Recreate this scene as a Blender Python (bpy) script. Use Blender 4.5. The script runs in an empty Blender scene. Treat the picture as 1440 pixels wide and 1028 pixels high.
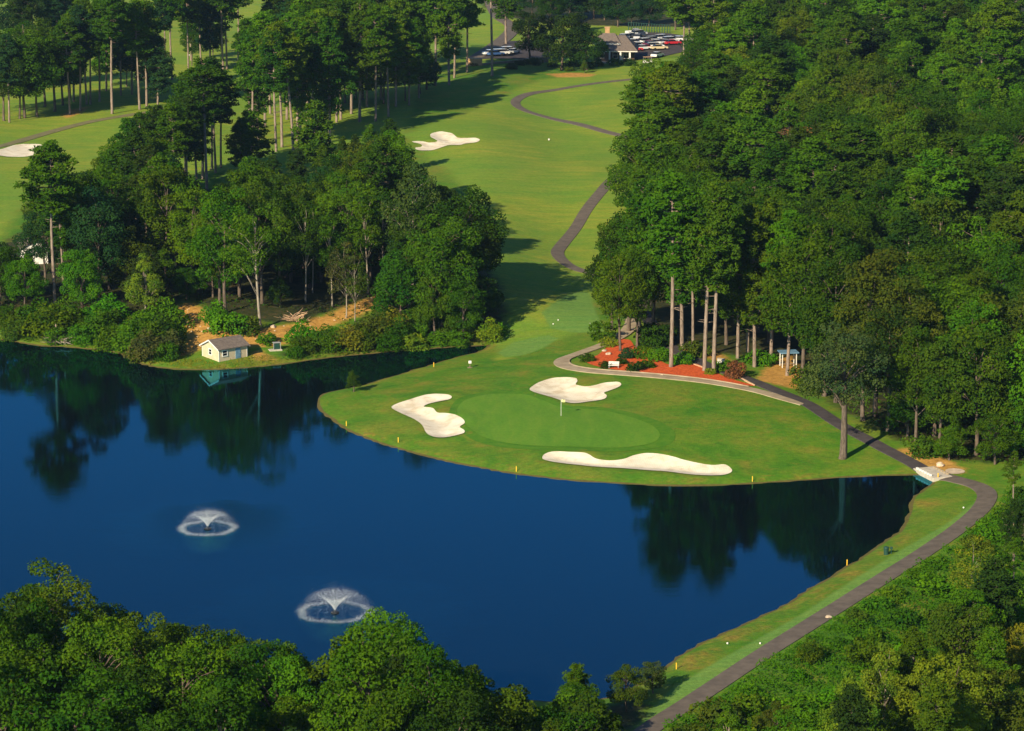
import bpy, bmesh, math, random
import numpy as np
from mathutils import Vector, Matrix
from mathutils.geometry import delaunay_2d_cdt

rnd = random.Random(7)
nrg = np.random.default_rng(11)
SC = bpy.context.scene
COL = SC.collection
R = math.radians

# ------------------------------------------------------------------ camera
W0, H0, FPX, CAMZ, PITCH = 1440, 1028, 4200.0, 93.0, R(12.28)
cp, sp = math.cos(PITCH), math.sin(PITCH)
cam = bpy.data.cameras.new('camera')
cam.sensor_width = 36.0
cam.lens = FPX / W0 * 36.0
cam.clip_start, cam.clip_end = 1.0, 9000.0
camo = bpy.data.objects.new('camera', cam)
camo.location = (0, 0, CAMZ)
camo.rotation_euler = (R(90) - PITCH, 0, 0)
COL.objects.link(camo)
SC.camera = camo

def on_plane(x, y, z=0.0):
    a, b = (x - 720.0) / FPX, (514.0 - y) / FPX
    d = (a, cp + b * sp, -sp + b * cp)
    t = (z - CAMZ) / d[2]
    return d[0] * t, d[1] * t

def project(X, Y, Z):
    dz = Z - CAMZ
    f = Y * cp - dz * sp
    u = Y * sp + dz * cp
    return 720 + FPX * X / f, 514 - FPX * u / f, f

# ------------------------------------------------------------------ polygon helpers
def spline(pts, closed=True, step=1.0):
    """Catmull-Rom through 2D points, resampled about every `step` metres."""
    P = [np.array(p, float) for p in pts]
    n = len(P)
    out = []
    segs = n if closed else n - 1
    for i in range(segs):
        if closed:
            p0, p1, p2, p3 = P[(i - 1) % n], P[i], P[(i + 1) % n], P[(i + 2) % n]
        else:
            p0, p1, p2, p3 = P[max(i - 1, 0)], P[i], P[i + 1], P[min(i + 2, n - 1)]
        k = max(2, int(np.linalg.norm(p2 - p1) / step) + 1)
        for j in range(k):
            t = j / k
            out.append(0.5 * ((2 * p1) + (p2 - p0) * t + (2 * p0 - 5 * p1 + 4 * p2 - p3) * t * t
                              + (3 * p1 - p0 - 3 * p2 + p3) * t ** 3))
    if not closed:
        out.append(P[-1])
    return np.array(out)

def sdist(X, Y, poly):
    """signed distance to a polygon, negative inside"""
    X = np.asarray(X, float); Y = np.asarray(Y, float)
    best = np.full(X.shape, 1e18)
    ins = np.zeros(X.shape, bool)
    n = len(poly)
    for i in range(n):
        ax, ay = poly[i]; bx, by = poly[(i + 1) % n]
        ex, ey = bx - ax, by - ay
        L = ex * ex + ey * ey
        if L < 1e-12:
            continue
        t = np.clip(((X - ax) * ex + (Y - ay) * ey) / L, 0, 1)
        dx, dy = X - ax - t * ex, Y - ay - t * ey
        best = np.minimum(best, dx * dx + dy * dy)
        if ay != by:
            c = (ay > Y) != (by > Y)
            ins ^= c & (X < (bx - ax) * (Y - ay) / (by - ay) + ax)
    d = np.sqrt(best)
    return np.where(ins, -d, d)

def ddist(X, Y, line):
    """distance to an open polyline"""
    X = np.asarray(X, float); Y = np.asarray(Y, float)
    best = np.full(X.shape, 1e18)
    for i in range(len(line) - 1):
        ax, ay = line[i]; bx, by = line[i + 1]
        ex, ey = bx - ax, by - ay
        L = ex * ex + ey * ey + 1e-12
        t = np.clip(((X - ax) * ex + (Y - ay) * ey) / L, 0, 1)
        dx, dy = X - ax - t * ex, Y - ay - t * ey
        best = np.minimum(best, dx * dx + dy * dy)
    return np.sqrt(best)

def inside(x, y, poly):
    r = False
    n = len(poly)
    for i in range(n):
        ax, ay = poly[i]; bx, by = poly[(i + 1) % n]
        if (ay > y) != (by > y) and x < (bx - ax) * (y - ay) / (by - ay) + ax:
            r = not r
    return r

def sstep(a, b, x):
    t = np.clip((np.asarray(x, float) - a) / (b - a), 0, 1)
    return t * t * (3 - 2 * t)

# ------------------------------------------------------------------ terrain
LAKE_PX = [(-420, 470), (-200, 474), (-60, 476), (0, 478), (55, 486), (110, 490), (165, 497), (205, 513), (240, 519), (285, 521),
           (330, 519), (395, 513), (440, 506), (520, 498), (600, 491), (660, 487), (690, 487), (672, 496), (640, 505), (600, 517), (555, 530), (505, 545),
           (470, 552), (450, 562), (455, 580), (482, 600), (540, 625), (610, 645), (700, 662), (790, 675), (900, 682),
           (1000, 683), (1090, 679), (1180, 672), (1250, 669), (1302, 669), (1314, 680), (1292, 697), (1282, 722), (1266, 748),
           (1215, 786), (1150, 824), (1090, 862), (1020, 892), (960, 922), (945, 938), (915, 958), (850, 985), (700, 988),
           (500, 982), (300, 972), (100, 945), (-60, 925), (-420, 900)]
LAKE = spline([on_plane(x, y, 0) for x, y in LAKE_PX], True, 1.6)
_t = np.arange(len(LAKE))
_d = np.roll(LAKE, -1, 0) - np.roll(LAKE, 1, 0)
_n = np.column_stack([_d[:, 1], -_d[:, 0]]); _n /= np.linalg.norm(_n, axis=1)[:, None] + 1e-9
LAKE = LAKE + _n * (0.07 * np.sin(_t * 0.9) + 0.14 * np.sin(_t * 0.37 + 1.0) + nrg.normal(0, 0.08, len(LAKE)))[:, None]
DOWN_PX = [(1445, 640), (1420, 668), (1412, 700), (1392, 735), (1330, 775), (1240, 828), (1150, 885), (1060, 945), (990, 995), (930, 1035),
           (850, 1090), (800, 1300), (2400, 1300), (2400, 640)]
DOWN = [on_plane(x, y, 2) for x, y in DOWN_PX]

def base_height(X, Y):
    X = np.asarray(X, float); Y = np.asarray(Y, float)
    d = sdist(X, Y, LAKE)
    o = np.clip(d, 0, None)
    z = 0.12 + 0.45 * (1 - np.exp(-o / 1.2)) + 1.1 * sstep(0, 24, o)
    left = sstep(12, -8, X) * sstep(428, 440, Y)
    z = z + left * 1.8 * sstep(2, 22, o)
    und = (0.5 * np.sin(X / 17 + 0.6) * np.sin(Y / 31 + 1.1) + 0.35 * np.sin(X / 9.3 + Y / 23.0)
           + 0.25 * np.sin(Y / 12.7 - X / 21.0))
    z = z + und * sstep(6, 40, o) * 0.8
    z = z + 0.012 * np.clip(Y - 520, 0, 900) * sstep(-40, 60, X) + 0.03 * np.clip(X - 40, 0, 400) * sstep(420, 520, Y)
    z = np.where(d < 0, 0.12 - 1.9 * sstep(0, 7, -d), z)
    dn = sdist(X, Y, DOWN)
    z = z - 7.0 * sstep(0, 30, -dn)
    return z

def bh(x, y):
    return float(base_height(np.array([x]), np.array([y]))[0])

def at_raw(x, y, hf):
    z = 1.0
    for _ in range(14):
        X, Y = on_plane(x, y, z)
        z = 0.5 * z + 0.5 * hf(X, Y)
    X, Y = on_plane(x, y, z)
    return X, Y

def z5(p): return [(480 + x / 3, 343 + y / 3) for x, y in p]
BUNKERS_PX = [
    (z5([(212, 692), (235, 678), (290, 660), (350, 642), (400, 637), (450, 640), (466, 650), (455, 660), (415, 668), (370, 678), (348, 690),
         (385, 697), (405, 715), (440, 718), (480, 725), (512, 742), (520, 760), (500, 776), (518, 790), (515, 803), (470, 815),
         (420, 822), (380, 815), (358, 800), (340, 768), (310, 745), (260, 722), (225, 705)]),
     'curling pale sand bunker on the left side of the putting green'),
    (z5([(795, 615), (830, 590), (880, 573), (930, 567), (985, 570), (996, 582), (990, 597), (1030, 605), (1070, 600), (1110, 590), (1165, 587),
         (1181, 597), (1165, 610), (1125, 625), (1108, 632), (1120, 645), (1105, 660), (1050, 668), (990, 676), (950, 672), (900, 655),
         (860, 643), (810, 628)]),
     'notched pale sand bunker behind the flag, below the red mulch bed'),
    (z5([(848, 905), (860, 890), (900, 880), (960, 882), (1020, 885), (1045, 893), (1075, 910), (1130, 918), (1190, 912), (1230, 898), (1280, 888),
         (1340, 890), (1400, 902), (1440, 914), (1500, 928), (1560, 937), (1615, 936), (1640, 948), (1648, 964), (1620, 978), (1560, 981),
         (1490, 978), (1440, 973), (1380, 965), (1280, 958), (1180, 950), (1080, 945), (980, 935), (900, 925), (855, 915)]),
     'long low sand bunker between the putting green and the water'),
    ([(480 + x / 3, y / 3) for x, y in [(298, 601), (325, 597), (370, 603), (405, 597), (378, 581), (380, 566), (420, 558), (465, 565), (490, 582),
      (525, 583), (560, 583), (584, 592), (570, 602), (525, 607), (500, 615), (460, 613), (420, 625), (380, 636), (322, 635), (313, 626), (338, 620), (335, 611)]],
     'star shaped sand bunker on the left of the far fairway under the pines'),
    ([(-12, 214), (4, 210), (20, 205), (40, 203), (57, 204), (60, 210), (52, 217), (36, 221), (13, 221), (-12, 218)],
     'small sand bunker on the far left fairway at the photo edge'),
]
def smooth_px(px, step=0.5, hf=bh):
    return spline([at_raw(x, y, hf) for x, y in px], True, step)
BUNKERS = [smooth_px(b[0], 0.45) for b in BUNKERS_PX]

def height(X, Y):
    X = np.asarray(X, float); Y = np.asarray(Y, float)
    z = base_height(X, Y)
    for b in BUNKERS:
        lo, hi = b.min(0) - 4, b.max(0) + 4
        m = (X > lo[0]) & (X < hi[0]) & (Y > lo[1]) & (Y < hi[1])
        if m.any():
            d = sdist(X[m], Y[m], b)
            dz = -0.42 * sstep(0.0, 2.6, -d) + 0.20 * np.exp(-((d - 0.9) / 0.8) ** 2)
            z[m] = z[m] + dz
    return z

def hz(x, y):
    return float(height(np.array([x]), np.array([y]))[0])

def grow(a, b, s0, g):
    out, s = [a], s0
    while (out[-1] < b) if b > a else (out[-1] > b):
        out.append(out[-1] + (s if b > a else -s)); s *= g
    return out
gx = sorted(set(np.round(np.concatenate([np.arange(-100, 100.1, 1.2), grow(100, 1500, 1.5, 1.03), grow(-100, -1500, 1.5, 1.03)]), 3)))
gy = sorted(set(np.round(np.concatenate([np.arange(262, 480.1, 1.1), grow(480, 3200, 1.3, 1.008), grow(262, -300, 2, 1.1)]), 3)))
gx = np.array(gx); gy = np.array(gy)
GX, GY = np.meshgrid(gx, gy)
GZ = height(GX, GY)

def tz(X, Y):
    """height of the built ground sheet (bilinear between its vertices)"""
    X = np.atleast_1d(np.asarray(X, float)); Y = np.atleast_1d(np.asarray(Y, float))
    i = np.clip(np.searchsorted(gx, X) - 1, 0, len(gx) - 2)
    j = np.clip(np.searchsorted(gy, Y) - 1, 0, len(gy) - 2)
    u = (X - gx[i]) / (gx[i + 1] - gx[i]); v = (Y - gy[j]) / (gy[j + 1] - gy[j])
    return (GZ[j, i] * (1 - u) * (1 - v) + GZ[j, i + 1] * u * (1 - v) + GZ[j + 1, i] * (1 - u) * v + GZ[j + 1, i + 1] * u * v)

def tz1(x, y):
    return float(tz(x, y)[0])

def at(x, y):
    z = 1.0
    for _ in range(14):
        X, Y = on_plane(x, y, z)
        z = 0.5 * z + 0.5 * tz1(X, Y)
    X, Y = on_plane(x, y, z)
    return X, Y, tz1(X, Y)

def pw(px):
    return [at(x, y)[:2] for x, y in px]

# ------------------------------------------------------------------ materials
def nt(name):
    m = bpy.data.materials.new(name); m.use_nodes = True
    n = m.node_tree
    for x in list(n.nodes):
        n.nodes.remove(x)
    out = n.nodes.new('ShaderNodeOutputMaterial')
    return m, n, out

def node(n, t, **kw):
    x = n.nodes.new(t)
    for k, v in kw.items():
        if k in x.inputs.keys() if isinstance(k, str) else False:
            x.inputs[k].default_value = v
        else:
            setattr(x, k, v)
    return x

def noise(n, scale, detail=4, rough=0.55, vec=None, dist=0.0):
    x = n.nodes.new('ShaderNodeTexNoise')
    x.inputs['Scale'].default_value = scale; x.inputs['Detail'].default_value = detail
    x.inputs['Roughness'].default_value = rough; x.inputs['Distortion'].default_value = dist
    if vec is not None:
        n.links.new(vec, x.inputs['Vector'])
    return x.outputs['Fac']

def ramp(n, fac, stops):
    x = n.nodes.new('ShaderNodeValToRGB')
    e = x.color_ramp.elements
    while len(e) > 1:
        e.remove(e[-1])
    for i, (p, c) in enumerate(stops):
        el = e[0] if i == 0 else e.new(p)
        el.position = p
        el.color = (c[0], c[1], c[2], 1) if not isinstance(c, (int, float)) else (c, c, c, 1)
    n.links.new(fac, x.inputs['Fac'])
    return x.outputs['Color']

def mixc(n, fac, a, b, mode='MIX'):
    x = n.nodes.new('ShaderNodeMix'); x.data_type = 'RGBA'; x.blend_type = mode
    for s, v in ((x.inputs['Factor'], fac), (x.inputs['A'], a), (x.inputs['B'], b)):
        pass
    ins = [i for i in x.inputs if i.enabled]
    for s, v in zip((x.inputs[0], x.inputs[6], x.inputs[7]), (fac, a, b)):
        if hasattr(v, 'links'):
            n.links.new(v, s)
        elif isinstance(v, (int, float)):
            s.default_value = v if s == x.inputs[0] else (v, v, v, 1)
        else:
            s.default_value = (v[0], v[1], v[2], 1)
    return x.outputs[2]

def mth(n, op, a, b=0.0, clamp=False):
    x = n.nodes.new('ShaderNodeMath'); x.operation = op; x.use_clamp = clamp
    for s, v in zip(x.inputs, (a, b)):
        if hasattr(v, 'links'):
            n.links.new(v, s)
        else:
            s.default_value = v
    return x.outputs[0]

def attr(n, name):
    x = n.nodes.new('ShaderNodeAttribute'); x.attribute_name = name
    return x.outputs['Fac']

def maprange(n, v, a, b, c=0.0, d=1.0):
    x = n.nodes.new('ShaderNodeMapRange'); x.interpolation_type = 'SMOOTHSTEP'
    n.links.new(v, x.inputs[0])
    for i, q in enumerate((a, b, c, d)):
        x.inputs[i + 1].default_value = q
    return x.outputs[0]

def objco(n):
    return n.nodes.new('ShaderNodeTexCoord').outputs['Object']

def scaled(n, vec, s, rot=0.0):
    x = n.nodes.new('ShaderNodeMapping'); x.inputs['Scale'].default_value = s
    x.inputs['Rotation'].default_value = (0, 0, rot)
    n.links.new(vec, x.inputs['Vector'])
    return x.outputs[0]

def principled(n, out, col, rough=0.8, spec=0.3, bump=None, metal=0.0):
    b = n.nodes.new('ShaderNodeBsdfPrincipled')
    if hasattr(col, 'links'):
        n.links.new(col, b.inputs['Base Color'])
    else:
        b.inputs['Base Color'].default_value = (*col, 1)
    b.inputs['Roughness'].default_value = rough
    b.inputs['Specular IOR Level'].default_value = spec
    b.inputs['Metallic'].default_value = metal
    if bump is not None:
        bp = n.nodes.new('ShaderNodeBump'); bp.inputs['Strength'].default_value = bump[1]; bp.inputs['Distance'].default_value = bump[2]
        n.links.new(bump[0], bp.inputs['Height']); n.links.new(bp.outputs[0], b.inputs['Normal'])
    n.links.new(b.outputs[0], out.inputs['Surface'])
    return b

def simple(name, c1, c2=None, scale=3.0, rough=0.8, spec=0.3, bump=0.0, metal=0.0):
    m, n, out = nt(name)
    c2 = c2 or tuple(v * 0.75 for v in c1)
    f = noise(n, scale, 5, 0.6, objco(n))
    col = ramp(n, f, [(0.35, c2), (0.65, c1)])
    principled(n, out, col, rough, spec, (f, bump, 0.05) if bump else None, metal)
    return m

M = {}
# ground: rough, fairway, forest floor, bare earth, parched shore - surface differences, plus tree shade coloured into one wood patch
def make_ground():
    m, n, out = nt('ground')
    co = objco(n)
    f_big = noise(n, 0.035, 4, 0.6, co, 0.6)
    f_mid = noise(n, 0.16, 5, 0.62, co, 0.4)
    f_fine = noise(n, 1.7, 5, 0.65, co)
    f_streak = noise(n, 1.0, 4, 0.6, scaled(n, co, (0.09, 0.42, 1), R(24)), 1.2)
    rough_g = ramp(n, f_mid, [(0.30, (0.048, 0.172, 0.008)), (0.46, (0.084, 0.205, 0.010)), (0.58, (0.138, 0.215, 0.015)), (0.72, (0.210, 0.212, 0.024))])
    rough_g = mixc(n, maprange(n, f_big, 0.50, 0.66, 0, 0.55), rough_g, (0.180, 0.212, 0.023))
    clump = noise(n, 0.42, 6, 0.72, co, 0.8)
    rough_g = mixc(n, maprange(n, clump, 0.52, 0.70, 0, 0.55), rough_g, (0.225, 0.180, 0.026))
    rough_g = mixc(n, maprange(n, clump, 0.46, 0.30, 0, 0.5), rough_g, (0.038, 0.130, 0.007))
    fair_g = ramp(n, f_streak, [(0.30, (0.145, 0.268, 0.020)), (0.5, (0.220, 0.298, 0.025)), (0.72, (0.318, 0.312, 0.034))])
    fair_g = mixc(n, maprange(n, f_big, 0.42, 0.62, 0, 0.55), fair_g, (0.112, 0.255, 0.022))
    tee_g = ramp(n, f_streak, [(0.3, (0.120, 0.26, 0.042)), (0.7, (0.175, 0.295, 0.050))])
    wob = mth(n, 'MULTIPLY', mth(n, 'SUBTRACT', f_mid, 0.5), 7.0)
    wob2 = mth(n, 'MULTIPLY', mth(n, 'SUBTRACT', noise(n, 0.5, 5, 0.7, co), 0.5), 5.0)
    def reg(name, w, soft):
        d = mth(n, 'ADD', attr(n, name), w) if w is not None else attr(n, name)
        return maprange(n, d, soft, -soft)
    col = mixc(n, reg('fair', wob, 1.6), rough_g, fair_g)
    tw = mth(n, 'MULTIPLY', mth(n, 'SUBTRACT', f_fine, 0.5), 0.8)
    col = mixc(n, reg('tee', tw, 0.35), col, tee_g)
    dry = mth(n, 'MULTIPLY', reg('dry', wob2, 0.9), maprange(n, f_mid, 0.42, 0.66, 0.10, 0.85))
    col = mixc(n, dry, col, ramp(n, f_fine, [(0.35, (0.19, 0.145, 0.02)), (0.65, (0.33, 0.22, 0.035))]))
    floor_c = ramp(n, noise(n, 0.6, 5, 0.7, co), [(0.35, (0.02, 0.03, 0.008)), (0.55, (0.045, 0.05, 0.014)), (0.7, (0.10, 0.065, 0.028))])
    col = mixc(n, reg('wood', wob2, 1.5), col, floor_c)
    dirt_c = ramp(n, noise(n, 0.9, 6, 0.7, co, 0.8), [(0.30, (0.26, 0.15, 0.036)), (0.45, (0.44, 0.235, 0.052)), (0.60, (0.56, 0.31, 0.075)), (0.78, (0.62, 0.40, 0.15))])
    col = mixc(n, reg('dirt', mth(n, 'MULTIPLY', wob2, 0.55), 0.8), col, dirt_c)
    mud = maprange(n, attr(n, 'lake'), 0.16, 0.0)
    col = mixc(n, mud, col, (0.13, 0.11, 0.03))
    col = mixc(n, 1.0, col, ramp(n, f_fine, [(0.3, 0.78), (0.7, 1.16)]), 'MULTIPLY')
    principled(n, out, col, 0.9, 0.15, (mth(n, 'ADD', f_fine, noise(n, 5.0, 3, 0.6, co)), 0.55, 0.12))
    return m
M['ground'] = make_ground()

FOUNTAINS = [(292, 745, 3.2, 1.75), (471, 863, 3.75, 2.3)]
FPOS = [on_plane(x, y, 0) for x, y, _, _ in FOUNTAINS]

def make_water():
    m, n, out = nt('water')
    geo = n.nodes.new('ShaderNodeNewGeometry').outputs['Position']
    w1 = noise(n, 1.0, 3, 0.55, scaled(n, geo, (0.9, 1.5, 1), R(12)), 0.3)
    w2 = noise(n, 1.0, 3, 0.6, scaled(n, geo, (3.4, 5.2, 1), R(-8)))
    w3 = noise(n, 0.05, 3, 0.5, geo)
    w4 = noise(n, 1.0, 3, 0.6, scaled(n, geo, (0.28, 0.75, 1), R(15)), 0.6)
    hsum = mth(n, 'ADD', mth(n, 'ADD', mth(n, 'MULTIPLY', w1, 0.20), mth(n, 'MULTIPLY', w4, 0.75)), mth(n, 'MULTIPLY', w2, 0.30))
    calm = maprange(n, w3, 0.35, 0.65, 0.6, 1.2)
    hsum = mth(n, 'MULTIPLY', hsum, calm)
    # rings of chop round the fountains
    tot = None
    for (fx, fy), (_, _, rr, _) in zip(FPOS, FOUNTAINS):
        v = n.nodes.new('ShaderNodeVectorMath'); v.operation = 'DISTANCE'
        n.links.new(geo, v.inputs[0]); v.inputs[1].default_value = (fx, fy, 0)
        dd = v.outputs['Value']
        k = maprange(n, mth(n, 'ADD', dd, mth(n, 'MULTIPLY', mth(n, 'SUBTRACT', noise(n, 0.22, 4, 0.6, geo), 0.5), rr * 3.2)), rr * 4.6, rr * 0.4, 0.0, 1.0)
        wv = mth(n, 'SINE', mth(n, 'MULTIPLY', dd, 9.0))
        hsum = mth(n, 'ADD', hsum, mth(n, 'MULTIPLY', k, mth(n, 'ADD', mth(n, 'MULTIPLY', wv, 0.5), mth(n, 'MULTIPLY', noise(n, 3.2, 4, 0.7, geo), 24.0))))
        tot = k if tot is None else mth(n, 'ADD', tot, k, True)
    bp = n.nodes.new('ShaderNodeBump'); bp.inputs['Strength'].default_value = 0.05; bp.inputs['Distance'].default_value = 0.12
    n.links.new(hsum, bp.inputs['Height'])
    fr = n.nodes.new('ShaderNodeFresnel'); fr.inputs['IOR'].default_value = 1.44
    n.links.new(bp.outputs[0], fr.inputs['Normal'])
    gl = n.nodes.new('ShaderNodeBsdfGlossy'); gl.inputs['Color'].default_value = (0.12, 0.69, 0.98, 1)
    n.links.new(mth(n, 'ADD', 0.006, mth(n, 'MULTIPLY', tot, 0.12)), gl.inputs['Roughness'])
    n.links.new(bp.outputs[0], gl.inputs['Normal'])
    df = n.nodes.new('ShaderNodeBsdfDiffuse'); df.inputs['Color'].default_value = (0.002, 0.0045, 0.007, 1)
    mx = n.nodes.new('ShaderNodeMixShader')
    n.links.new(fr.outputs[0], mx.inputs[0]); n.links.new(df.outputs[0], mx.inputs[1]); n.links.new(gl.outputs[0], mx.inputs[2])
    n.links.new(mx.outputs[0], out.inputs['Surface'])
    return m
M['water'] = make_water()

def make_leaf(name, transl=0.28, gloss=0.0):
    m, n, out = nt(name)
    oi = n.nodes.new('ShaderNodeObjectInfo')
    t = attr(n, 'tint')
    base = oi.outputs['Color']
    warm = mixc(n, 1.0, base, (1.75, 1.25, 0.75), 'MULTIPLY')
    cool = mixc(n, 1.0, base, (0.60, 0.72, 0.85), 'MULTIPLY')
    col = mixc(n, t, cool, warm)
    d = n.nodes.new('ShaderNodeBsdfDiffuse'); n.links.new(col, d.inputs['Color'])
    tr = n.nodes.new('ShaderNodeBsdfTranslucent'); n.links.new(mixc(n, 1.0, col, (1.25, 1.2, 0.6), 'MULTIPLY'), tr.inputs['Color'])
    a = n.nodes.new('ShaderNodeMixShader'); a.inputs[0].default_value = transl
    n.links.new(d.outputs[0], a.inputs[1]); n.links.new(tr.outputs[0], a.inputs[2])
    g = n.nodes.new('ShaderNodeBsdfGlossy'); g.inputs['Roughness'].default_value = 0.45; g.inputs['Color'].default_value = (0.8, 0.85, 0.75, 1)
    b = n.nodes.new('ShaderNodeMixShader'); b.inputs[0].default_value = gloss
    n.links.new(a.outputs[0], b.inputs[1]); n.links.new(g.outputs[0], b.inputs[2])
    n.links.new(b.outputs[0], out.inputs['Surface'])
    return m
M['leaf'] = make_leaf('leaf')
M['needle'] = make_leaf('needle', 0.15, 0.0)

def make_bark(name, c1, c2):
    m, n, out = nt(name)
    f = noise(n, 1.0, 5, 0.7, scaled(n, objco(n), (5, 5, 0.9)))
    principled(n, out, ramp(n, f, [(0.35, c2), (0.6, c1)]), 0.9, 0.1, (f, 0.6, 0.08))
    return m
M['pine_bark'] = make_bark('pine_bark', (0.33, 0.26, 0.205), (0.13, 0.095, 0.075))
M['pale_bark'] = make_bark('pale_bark', (0.36, 0.31, 0.24), (0.15, 0.125, 0.09))
M['dark_bark'] = make_bark('dark_bark', (0.17, 0.13, 0.10), (0.06, 0.048, 0.036))
def make_sand():
    m, n, out = nt('sand')
    co = objco(n)
    f = noise(n, 0.55, 5, 0.6, co, 0.5); ff = noise(n, 3.5, 5, 0.7, co)
    wv = n.nodes.new('ShaderNodeTexWave'); wv.inputs['Scale'].default_value = 1.5; wv.inputs['Distortion'].default_value = 5.0; wv.inputs['Detail'].default_value = 2
    n.links.new(scaled(n, co, (1, 0.45, 1), R(25)), wv.inputs['Vector'])
    col = ramp(n, f, [(0.32, (0.66, 0.55, 0.38)), (0.5, (0.82, 0.73, 0.55)), (0.7, (0.90, 0.82, 0.65))])
    hgt = mth(n, 'ADD', mth(n, 'MULTIPLY', wv.outputs['Fac'], 0.35), ff)
    principled(n, out, col, 0.95, 0.1, (hgt, 0.55, 0.06))
    return m
M['sand'] = make_sand()
M['asphalt'] = simple('asphalt', (0.165, 0.135, 0.105), (0.115, 0.094, 0.075), 0.8, 0.9, 0.2, 0.25)
M['old_path'] = simple('worn_path', (0.22, 0.185, 0.09), (0.15, 0.15, 0.06), 0.6, 0.9, 0.2, 0.25)
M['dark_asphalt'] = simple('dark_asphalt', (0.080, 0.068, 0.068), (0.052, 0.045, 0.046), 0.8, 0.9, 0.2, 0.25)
M['concrete'] = simple('concrete', (0.42, 0.34, 0.23), (0.30, 0.235, 0.155), 0.7, 0.9, 0.2, 0.2)
M['pale_concrete'] = simple('pale_concrete', (0.60, 0.54, 0.44), (0.44, 0.39, 0.31), 1.2, 0.9, 0.2, 0.2)
M['mulch'] = simple('mulch', (0.70, 0.135, 0.035), (0.42, 0.060, 0.018), 3.2, 0.95, 0.1, 0.9)
M['white'] = simple('white_paint', (0.80, 0.78, 0.73), (0.70, 0.68, 0.62), 2.0, 0.5, 0.4)
M['beige'] = simple('beige_siding', (0.60, 0.50, 0.34), (0.53, 0.43, 0.28), 1.5, 0.75, 0.2)
M['roof'] = simple('roof_shingle', (0.205, 0.165, 0.135), (0.13, 0.105, 0.09), 2.5, 0.9, 0.2, 0.4)
M['blue_roof'] = simple('slate_roof', (0.11, 0.12, 0.19), (0.08, 0.085, 0.14), 2.5, 0.8, 0.3)
M['tan'] = simple('tan_brick', (0.52, 0.33, 0.17), (0.40, 0.24, 0.12), 2.0, 0.9, 0.2)
M['black'] = simple('dark_interior', (0.02, 0.02, 0.022), None, 2.0, 0.6)
M['glass'] = simple('window_glass', (0.015, 0.02, 0.028), (0.01, 0.013, 0.02), 1.0, 0.08, 0.6)
M['green_metal'] = simple('green_metal', (0.02, 0.075, 0.055), (0.012, 0.05, 0.036), 2.0, 0.5, 0.4)
M['blue_panel'] = simple('blue_panel', (0.16, 0.30, 0.42), (0.11, 0.22, 0.33), 2.0, 0.5, 0.4)
M['yellow'] = simple('yellow_paint', (0.85, 0.52, 0.04), (0.72, 0.42, 0.03), 6.0, 0.5, 0.4)
M['red'] = simple('red_paint', (0.55, 0.03, 0.02), None, 4.0, 0.5, 0.4)
M['wood'] = simple('grey_wood', (0.30, 0.22, 0.15), (0.18, 0.13, 0.09), 3.0, 0.9, 0.2)
M['timber'] = simple('pale_timber', (0.62, 0.42, 0.26), (0.45, 0.29, 0.17), 3.0, 0.9, 0.2)
M['deadwood'] = simple('dead_wood', (0.42, 0.35, 0.27), (0.22, 0.18, 0.13), 3.0, 0.95, 0.1)
M['rubber'] = simple('rubber', (0.02, 0.02, 0.02), None, 4.0, 0.8)
M['rock'] = simple('rock', (0.62, 0.50, 0.36), (0.42, 0.33, 0.23), 1.8, 0.9, 0.2, 0.5)
M['metal'] = simple('grey_metal', (0.45, 0.45, 0.44), None, 3.0, 0.4, 0.5)

def make_green():
    m, n, out = nt('putting_green')
    co = objco(n)
    st = noise(n, 1.0, 4, 0.6, scaled(n, co, (0.55, 0.14, 1), R(-14)), 0.7)
    f = noise(n, 2.6, 4, 0.6, co)
    col = ramp(n, st, [(0.3, (0.082, 0.215, 0.012)), (0.5, (0.102, 0.235, 0.014)), (0.7, (0.130, 0.248, 0.018))])
    col = mixc(n, 1.0, col, ramp(n, f, [(0.3, 0.85), (0.7, 1.1)]), 'MULTIPLY')
    principled(n, out, col, 0.85, 0.2, (f, 0.3, 0.05))
    return m
M['putting_green'] = make_green()

def make_collar():
    m, n, out = nt('green_collar')
    co = objco(n)
    f = noise(n, 0.9, 5, 0.65, co)
    principled(n, out, ramp(n, f, [(0.3, (0.048, 0.162, 0.008)), (0.5, (0.070, 0.190, 0.010)), (0.7, (0.100, 0.205, 0.013))]), 0.9, 0.15, (f, 0.5, 0.1))
    return m
M['collar'] = make_collar()

def make_paint():
    m, n, out = nt('car_paint')
    oi = n.nodes.new('ShaderNodeObjectInfo')
    b = principled(n, out, oi.outputs['Color'], 0.25, 0.5)
    b.inputs['Coat Weight'].default_value = 0.6
    return m
M['paint'] = make_paint()

def make_spray():
    m, n, out = nt('spray')
    d = n.nodes.new('ShaderNodeBsdfDiffuse'); d.inputs['Color'].default_value = (0.86, 0.88, 0.88, 1)
    t = n.nodes.new('ShaderNodeBsdfTranslucent'); t.inputs['Color'].default_value = (0.86, 0.88, 0.88, 1)
    a = n.nodes.new('ShaderNodeMixShader'); a.inputs[0].default_value = 0.4
    n.links.new(d.outputs[0], a.inputs[1]); n.links.new(t.outputs[0], a.inputs[2])
    n.links.new(a.outputs[0], out.inputs['Surface'])
    return m
M['spray'] = make_spray()

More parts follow.
